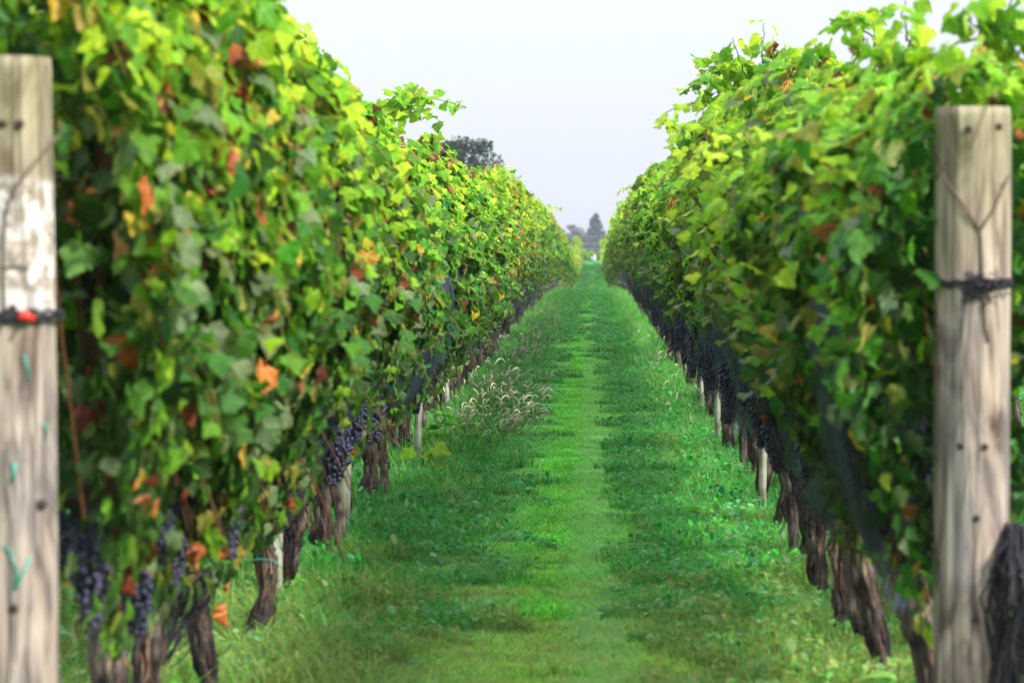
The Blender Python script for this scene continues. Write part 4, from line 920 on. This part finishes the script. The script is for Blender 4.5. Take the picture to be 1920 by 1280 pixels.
def zone(x0, x1, bands, npick, zlo=.8, zhi=1.2, holes=0.0, soft=.35):
    pts, rot, scl, pick = [], [], [], []
    for y0, y1, step, sc in bands:
        y = y0
        while y < y1:
            jit = soft * step * rng.uniform(-1, 1); x = x0 + step * .5 + jit
            while x < x1 + .01 + soft * step * rng.uniform(-1, 1):
                if rng.random() >= holes + (.45 if min(abs(x + 1.36), abs(x - 1.04)) < .2 else 0):
                    xx = x + rng.uniform(-.1, .1) * step; yy = y + rng.uniform(-.2, .2) * step
                    pts.append((xx, yy, g1(xx, yy))); rot.append((0, 0, rng.uniform(0, 6.28)))
                    k = sc; scl.append((k, k, rng.uniform(zlo, zhi) * (1 + .7 * sm(.5, 1.2, abs(xx + .16))) * (1 + .25 * (sc - 1)))); pick.append(rng.integers(0, npick))
                x += step
            y += step
    return pts, rot, scl, pick
def cat(*zs): return [sum((list(z[i]) for z in zs), []) for i in range(4)]
mown = [blade_patch(i, 2100, .46, .022, .055, .0046, 2.2, GC, 0) for i in range(6)]
z1 = zone(-.72, .36, [(6, 45, .36, 1.0), (45, 110, .6, 1.7), (110, 268, 1.0, 2.8)], 6, .75, 1.2)
z1b = zone(-1.0, .62, [(6, 45, .36, 1.0)], 6, .9, 1.5, .45)
z1 = [list(a) + list(b) for a, b in zip(z1, z1b)]
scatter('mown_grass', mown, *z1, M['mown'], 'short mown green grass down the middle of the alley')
verge = [blade_patch(50 + i, 1300, .46, .035, .12, .0050, 1.7, VC, 170) for i in range(6)]
z2 = zone(-1.75, -.56, [(6, 45, .36, 1.0), (45, 110, .6, 1.7), (110, 262, 1.0, 2.8)], 6, .6, 1.5, .10)
z3 = zone(.22, 1.6, [(6, 45, .36, 1.0), (45, 110, .6, 1.7), (110, 262, 1.0, 2.8)], 6, .6, 1.3, .08)
z4 = zone(-4.6, -1.75, [(8, 60, .55, 1.5)], 6, .6, 1.3, .0); z5 = zone(1.6, 4.4, [(8, 60, .55, 1.5)], 6, .6, 1.3, .0)
z6 = zone(-5, 5, [(262, 300, 1.4, 3.5)], 6, .6, 1.2)
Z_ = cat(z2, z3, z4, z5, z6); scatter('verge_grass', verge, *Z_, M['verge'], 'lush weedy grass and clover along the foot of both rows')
tall = [blade_patch(80 + i, 170, .36, .12, .34, .0075, 1.3, VC, 0) for i in range(4)]
pts, rot, scl, pick = [], [], [], []
for i in range(2000):
    y = 11 + 130 * rng.random() ** 1.5; sd_ = rng.random() < .55
    x = -1.42 + abs(rng.normal(0, .26)) if sd_ else 1.12 - abs(rng.normal(0, .22))
    pts.append((x, y, g1(x, y))); rot.append((0, 0, rng.uniform(0, 6.28))); k = rng.uniform(.5, 1.1) * (1 if y < 50 else 1.4); zz = k * ((1.05 if y > 22 else 1.0) if sd_ else (1.0 if y > 26 else .7)); scl.append((k, k, zz * (.7 if y < 20 else .95))); pick.append(rng.integers(0, 4))
scatter('tall_grass', tall, pts, rot, scl, pick, M['verge'], 'taller tufts of grass round the vine trunks')

# ------------------------------------------------------------------ foxtails
def seed_head_mesh(seed):
    rr = random.Random(seed); b = MB(); L = rr.uniform(.10, .14)
    bend = rr.uniform(1.5, 2.7); pts = [(L * .68 * f ** 1.4, 0.02 * math.sin(f * 3 + seed), L * .72 * math.sin(f * bend) * .8) for f in [i / 7 for i in range(8)]]
    b.tube(pts, [.003, .006, .008, .0085, .008, .0065, .005, .0015], 6)
    for i in range(90):
        f = rr.random() * 6.8; k = int(f); p = Vector(pts[k]).lerp(Vector(pts[k + 1]), f - k); d = Vector((rr.gauss(0, 1), rr.gauss(0, 1), rr.gauss(0, 1) + .3)).normalized() * rr.uniform(.013, .021)
        w_ = Vector((rr.gauss(0, 1), rr.gauss(0, 1), 0)).normalized() * .0011
        b.add([p - w_, p + w_, p + d], [(0, 1, 2)])
    return b.mesh('seed_head')
HEADS = [seed_head_mesh(i) for i in range(7)]
for h_ in HEADS: h_.materials.append(M['seed'])
def foxtail_clump(x, y, nh, hs, label, group):
    rr = random.Random(int(x * 1000 + y * 77)); t = thing('foxtail_clump', label, 'foxtail grass', (x, y, g1(x, y)), group)
    b = MB()
    for i in range(30):
        a = rr.uniform(0, 6.28); l = rr.uniform(.22, .46) * hs; p = shoot_curve((rr.gauss(0, .05), rr.gauss(0, .05), 0), (math.cos(a) * .4, math.sin(a) * .4, 1), l, 1.6, 5, r_=rr)
        w_ = Vector((-math.sin(a), math.cos(a), 0)) * .005; V = []; F = []
        for k, q in enumerate(p): s_ = (1 - k / 5.2); V += [tuple(q - w_ * s_), tuple(q + w_ * s_)]
        for k in range(5): F += [(2 * k, 2 * k + 1, 2 * k + 3), (2 * k, 2 * k + 3, 2 * k + 2)]
        b.add(V, F, np.array((.05, .34, .05)) * rr.uniform(.7, 1.4))
    heads = []
    for i in range(nh):
        a = rr.gauss(0, 1.3); l = rr.uniform(.18, .56) * hs
        p = shoot_curve((rr.gauss(0, .05), rr.gauss(0, .05), 0), (math.cos(a) * .45, math.sin(a) * .45, 1), l, .8, 7, r_=rr)
        b.tube(p, .0014, 3, (.12, .22, .06), cap=False); heads.append((p[-1], a))
    bl = obj('blades', b.mesh('foxtail_blades', False), M['verge'], t, kind='stuff')
    for p, a in heads:
        h_ = obj('seed_head', rr.choice(HEADS), None, t, p); s_ = rr.uniform(.5, 1.0); h_.scale = (s_,) * 3; h_.rotation_euler = (rr.gauss(0, .3), rr.gauss(.0, .35), a + rr.gauss(0, .5))
FX = sorted([(-1.18 + rnd.random() ** 1.6 * .55, 23.4 + 44 * rnd.random() ** 1.35) for i in range(56)], key=lambda q: q[1])
for i, (x, y) in enumerate(FX):
    if i == 0: lb = 'foxtail clump nearest the white stake, seed heads before the grapes'
    elif i == 1: lb = 'foxtail clump just behind the broad-leaved weed'
    else: lb = 'foxtail grass clump with bristly seed heads along the left row'
    foxtail_clump(x, y, rnd.randint(12, 18) if i < 26 else rnd.randint(5, 8), rnd.uniform(1.0, 1.35) * (1 - .3 * (x > -.9)), lb, 'foxtail clumps along the left row')
for i in range(18):
    foxtail_clump(.62 + .34 * rnd.random(), 27 + i * 1.5, rnd.randint(3, 7), .8, 'sparse foxtail clump in weeds along the right row', 'foxtail clumps along the right row')
foxtail_clump(-.62, 27.0, 4, .7, 'small foxtail tuft standing alone nearest the mown strip', 'foxtail clumps along the left row')

# ------------------------------------------------------------------ weeds, twigs, fallen bits
def oval_leaf(L, W, fold, cols=(.06, .36, .05)):
    V = []; F = []; n = 7
    for i in range(n):
        f = i / (n - 1); w_ = W * math.sin(math.pi * min(.999, f ** .75)) / 2 + .0005; dz = -L * .35 * f * f
        V += [(-w_, L * f, dz + fold * w_), (0, L * f, dz), (w_, L * f, dz + fold * w_)]
    for i in range(n - 1):
        a = 3 * i
        for k in (0, 1): F += [(a + k, a + k + 1, a + k + 4), (a + k, a + k + 4, a + k + 3)]
    return mesh('weed_leaf', V, F, np.array(cols))
OV = [oval_leaf(.16, .06, .5), oval_leaf(.12, .055, .3, (.06, .24, .03)), oval_leaf(.10, .028, .4, (.05, .22, .03)), oval_leaf(.14, .06, .4, (.12, .34, .02))]
for m_ in OV: m_.materials.append(M['leaf'])
def weed(x, y, h, n, kinds, label, spread=.12, s=1.0):
    rr = random.Random(int(x * 531 + y * 97)); t = thing('broadleaf_weed', label, 'weed', (x, y, g1(x, y)), 'weeds in the grass'); b = MB(); L = []
    for st in range(max(1, n // 7)):
        p = shoot_curve((rr.gauss(0, .02), rr.gauss(0, .02), 0), (rr.gauss(0, .4), rr.gauss(0, .4), 1), h * rr.uniform(.7, 1), .4, 6, r_=rr); b.tube(p, .003, 5, (.1, .2, .05)); L.append(p)
    obj('stem', b.mesh('stem'), M['stem'], t)
    for i in range(n):
        p = rr.choice(L); q = p[rr.randrange(1, 7)]; a = rr.uniform(0, 6.28); o = obj('leaf', OV[rr.choice(kinds)], None, t, q); o.rotation_euler = (rr.uniform(-.2, .5), rr.gauss(0, .2), a); o.scale = (s * rr.uniform(.7, 1.2),) * 3
weed(-1.02, 23.4, .42, 42, (0, 1), 'bushy dark green weed with broad pointed leaves under the foxtails', s=1.6)
for i in range(16):
    lft = i % 2 == 0; weed(-.95 + rnd.uniform(-.2, .25) if lft else .78 + rnd.uniform(-.2, .2), 15 + i * 2.1, rnd.uniform(.12, .26), rnd.randint(8, 14), rnd.choice([(0, 1), (2,), (1, 2)]), f'leafy weed scattered in the {"left" if lft else "right"} verge', s=rnd.uniform(.7, 1.2))
weed(-.88, 24.0, .34, 26, (0, 1), 'lower broad-leaved weed at the right of the bushy one', s=1.25)
weed(-1.13, 13.7, .22, 12, (2,), 'strap-leaved weed against the near left trunks', s=1.4)
weed(.75, 16.2, .16, 16, (2, 1), 'low spreading weed below the leaning right trunks', s=1.1)
weed(1.02, 10.9, .30, 8, (3,), 'bright green broad-leaved weed left of the right wooden post', s=1.3)
weed(1.13, 9.6, .22, 7, (3,), 'bright leaves at the foot of the right wooden post', s=1.2)
weed(.62, 20.5, .10, 10, (0,), 'flat dock leaves in the right verge', s=.9)
weed(.78, 30, .28, 20, (1, 2), 'leafy weed among foxtails in the right verge')
weed(.60, 37, .25, 18, (1,), 'leafy green weed farther along the right verge')
# young vine sucker with five leaves and red stem by the white stake
t = thing('vine_seedling', 'small young vine with flat bright leaves beside the white stake', 'seedling', (-1.12, 20.9, g1(-1.12, 20.9)))
b = MB(); b.tube([(0, 0, 0), (.01, 0, .15), (0, 0, .28)], .006, 6); b.tube([(.01, 0, .16), (.05, 0, .24), (.08, 0, .30)], .004, 5); obj('stem', b.mesh('stem'), M['shred'], t)
for (x, z, s_) in ((-.07, .29, .15), (.09, .31, .17), (.10, .20, .13), (-.08, .14, .12), (.02, .26, .10)):
    leaf_obj(t, (x, -.01, z), (0, -.55, .85), (.8 if x > 0 else -.8, -.3, -.1), s_ * .85, 'bright')
TW = [((1005, 822), (1028, 819), 'short dark twig lying on the mown grass'), ((1125, 1046), (1180, 1048), 'thin pale twig across the mown grass'), ((545, 1165), (625, 1215), 'orange dry stem fallen by the near left trunks'),
      ((1500, 1065), (1585, 1110), 'dry brown cane arching from the right row foot'), ((940, 935), (970, 943), 'bent twig in the left verge'), ((905, 770), (925, 840), 'thin brown twig leaning below the foxtails'),
      ((1120, 940), (1150, 930), 'short straw lying at the alley centre')]
for (a, b_, lb) in TW:
    pts = []
    for i in range(6):
        f = i / 5; px, py = a[0] + (b_[0] - a[0]) * f, a[1] + (b_[1] - a[1]) * f; Z = FPX * H / (py - VY); x = (px - VX) * Z / FPX
        pts.append((x, Z, g1(x, Z) + .05 + .012 * math.sin(f * 6) + (.05 * math.sin(f * 3.1) if 'arching' in lb else 0)))
    bb = MB(); bb.tube(pts, .0035, 5); o = obj('twig', bb.mesh('twig'), M['shred'] if 'orange' in lb or 'brown' in lb else M['twig']); o['label'] = lb; o['category'] = 'twig'
Z = FPX * H / (990 - VY); x = (1375 - VX) * Z / FPX
o = bpy.data.objects.new('fallen_leaf', single_leaf(1, 'grey').copy()); C.objects.link(o); o.matrix_basis = mat4((x, Z, g1(x, Z) + .09), (.1, -.6, .9), (1, .3, 0), .075)
o.data.materials.clear(); o.data.materials.append(plain('bleached_leaf', (.26, .28, .27), .7)); o['label'] = 'bleached fallen leaf in the grass below the right trunks'; o['category'] = 'leaf'

# ------------------------------------------------------------------ far end: post, sign, trees, power line
b = MB(); b.tube([(0, 0, -.2), (0, 0, .8), (.01, 0, 1.62)], .075, 10, ridge=.05); o = obj('far_post', b.mesh('far_post'), M['paint'], None, (.12, 300, g1(.12, 300)))
o['label'] = 'tiny white post at the far end of the alley'; o['category'] = 'post'
t = thing('far_sign', 'tiny pale blue sign beside the far white post', 'sign', (-.12, 300.3, g1(-.12, 300)))
b = MB(); b.tube([(0, 0, -.2), (0, 0, 1.3)], .02, 6); obj('pole', b.mesh('pole'), M['steel'], t)
b = MB(); b.add([(x_, y_, z_) for x_ in (-.14, .14) for y_ in (-.01, .01) for z_ in (1.15, 1.5)], [(0, 2, 3), (0, 3, 1), (4, 5, 7), (4, 7, 6), (0, 1, 5), (0, 5, 4), (2, 6, 7), (2, 7, 3), (1, 3, 7), (1, 7, 5), (0, 4, 6), (0, 6, 2)])
obj('sign_panel', b.mesh('panel', False), M['bluesign'], t)

def tree(x, y, h, wd, kind, label, seed, col, n=2600, leaf=.35, zb=None, name='tree'):
    rr = random.Random(seed); r_ = np.random.default_rng(seed); z0 = g1(x, y) if zb is None else zb
    t = thing(name, label, 'tree', (x, y, z0), 'trees beyond the vines'); b = MB()
    b.tube([(rr.gauss(0, .01) * h * i / 6, rr.gauss(0, .01) * h * i / 6, h * .93 * i / 6) for i in range(7)], [h * .022 * (1 - i / 6.6) for i in range(7)], 9, ridge=.2, seed=seed)
    P_, N_, S_ = [], [], []
    if kind == 'conifer':
        k = 0; zt = .10 * h
        while zt < h * .98:
            f = zt / h; L = wd * .5 * (1 - f) ** .75 * rr.uniform(.7, 1.15); a = rr.uniform(0, 6.28)
            e = Vector((math.cos(a) * L, math.sin(a) * L, zt - L * .12 + L * .18)); s0_ = Vector((0, 0, zt))
            b.tube([s0_, s0_.lerp(e, .5) + Vector((0, 0, -.04 * L)), e], [.03, .02, .008], 4, cap=False)
            for q in range(int(14 * max(.35, L))):
                g = rr.random() ** .6; P_.append(tuple(s0_.lerp(e, g) + Vector((rr.gauss(0, .12), rr.gauss(0, .12), rr.gauss(0, .10) - .05)) * (1 + L * .4))); S_.append(leaf * rr.uniform(.6, 1.2))
            zt += h * .0045
    else:
        cl = []
        for i in range(38):
            v = r_.normal(0, 1, 3); v /= np.linalg.norm(v); c = np.array([0, 0, h * .62]) + v * np.array([wd * .5, wd * .5, h * .36]) * r_.uniform(.35, .95); c[2] = max(c[2], h * .2)
            cl.append((c, r_.uniform(.07, .17) * wd))
            s0_ = Vector((0, 0, h * rr.uniform(.25, .6))); e = Vector(c); b.tube([s0_, s0_.lerp(e, .5) + Vector((0, 0, .05 * h)), e], [h * .008, h * .005, h * .0015], 5, cap=False)
        for i in range(n):
            c, r0 = cl[rr.randrange(len(cl))]; v = r_.normal(0, 1, 3); v /= np.linalg.norm(v); P_.append(tuple(c + v * r0 * r_.random() ** .35 * np.array([1.25, 1.25, .8]))); S_.append(leaf * rr.uniform(.6, 1.3))
    P_ = np.array(P_); S_ = np.array(S_); nrm = r_.normal(0, .6, (len(P_), 3)) + [0, 0, .8]; tip = r_.normal(0, 1, (len(P_), 3)) - [0, 0, .3]
    V, F, Cc, Uu = leaf_mass(P_, nrm, tip, S_, np.full(len(P_), 3), seed, TPLL, None)
    Cc = np.repeat(np.array(col)[None] * r_.uniform(.6, 1.4, (len(P_), 1)), 9, 0)[:len(V)] if len(V) == len(P_) * 9 else Cc
    obj('trunk', b.mesh('trunk'), M['treebark'], t); obj('crown', mesh('crown', V, F, Cc), M['needle' if kind == 'conifer' else 'farleaf'], t)
G1, G2, G3 = (.012, .036, .024), (.018, .042, .028), (.10, .11, .055)
tree((1116 - VX) / 9.2, 650, 12.9, 9.0, 'conifer', 'dark conical evergreen standing at the end of the alley', 1, G1, leaf=.5, name='conifer_tree')
tree((1066 - VX) / 9.2, 660, 10.6, 7.5, 'broad', 'grey green tree at the left of the distant evergreen', 2, G2, 2600, .42)
tree((1040 - VX) / 9.2, 670, 11.2, 8.0, 'broad', 'rounded distant tree farthest left behind the vines', 3, G2, 2600, .42)
tree((1093 - VX) / 9.2, 640, 9.4, 6.5, 'broad', 'low distant tree touching the left flank of the evergreen', 4, G2, 2200, .4)
tree((1140 - VX) / 9.2, 655, 9.2, 6.5, 'broad', 'low distant tree at the right flank of the evergreen', 5, G2, 2200, .4)
tree((1172 - VX) / 9.2, 660, 8.0, 6.5, 'broad', 'distant tree mostly hidden by the right row', 6, G2, 2200, .4)
tree((1112 - VX) / 9.2, 630, 6.2, 6.0, 'broad', 'low dark bush in front of the distant evergreen', 7, G1, 2200, .4)
tree((846 - VX) * 150 / FPX, 150, 7.5, 4.4, 'broad', 'grey green tree rising behind the left row of vines', 8, (.03, .065, .035), 11000, .17, zb=-.2)
tree((800 - VX) * 158 / FPX, 158, 6.8, 4.6, 'broad', 'second tree behind the left row, mostly hidden', 9, (.045, .085, .045), 5000, .13, zb=-.2)
tree(-13.3, 62, 11.0, 5.2, 'broad', 'olive tree peeking into the top left corner', 10, (.10, .11, .035), 9000, .10, zb=0)
for x in (-22, 24):
    b = MB(); b.tube([(0, 0, -.3), (0, 0, 8.2)], .13, 10); t = thing('utility_pole', f'wooden utility pole hidden behind the {"left" if x < 0 else "right"} row', 'pole', (x, 420, g1(x, 420))); obj('pole', b.mesh('pole'), M['treebark'], t)
    b = MB(); b.tube([(-.9, 0, 7.6), (.9, 0, 7.6)], .05, 6); obj('crossarm', b.mesh('crossarm'), M['treebark'], t)
for k, (py, lb) in enumerate(((443, 'upper faint power cable before the distant trees'), (457, 'middle faint power cable before the distant trees'), (467, 'lower faint power cable before the distant trees'))):
    zc = H - (py - VY) * 420 / FPX
    poly_wire('power_cable', [(x, 420, zc + .0016 * x * x) for x in np.linspace(-22, 24, 24)], .022, M['cable'], lb, 'cable', 'power cables', 5)

# ------------------------------------------------------------------ thin haze
def haze():
    import bmesh
    bm = bmesh.new(); bmesh.ops.create_cube(bm, size=1); me = bpy.data.meshes.new('haze'); bm.to_mesh(me); bm.free()
    m, t, o = nmat('haze_air'); v = t.nodes.new('ShaderNodeVolumePrincipled'); v.inputs['Density'].default_value = HAZE; v.inputs['Color'].default_value = (.86, .92, 1, 1); v.inputs['Anisotropy'].default_value = .2
    t.links.new(v.outputs[0], o.inputs['Volume'])
    ob = obj('haze', me, m, None, (0, 350, 3.0), kind='stuff'); ob.scale = (120, 740, 24)
HAZE = 0.0003
if HAZE: haze()
S.cycles.volume_bounces = 0
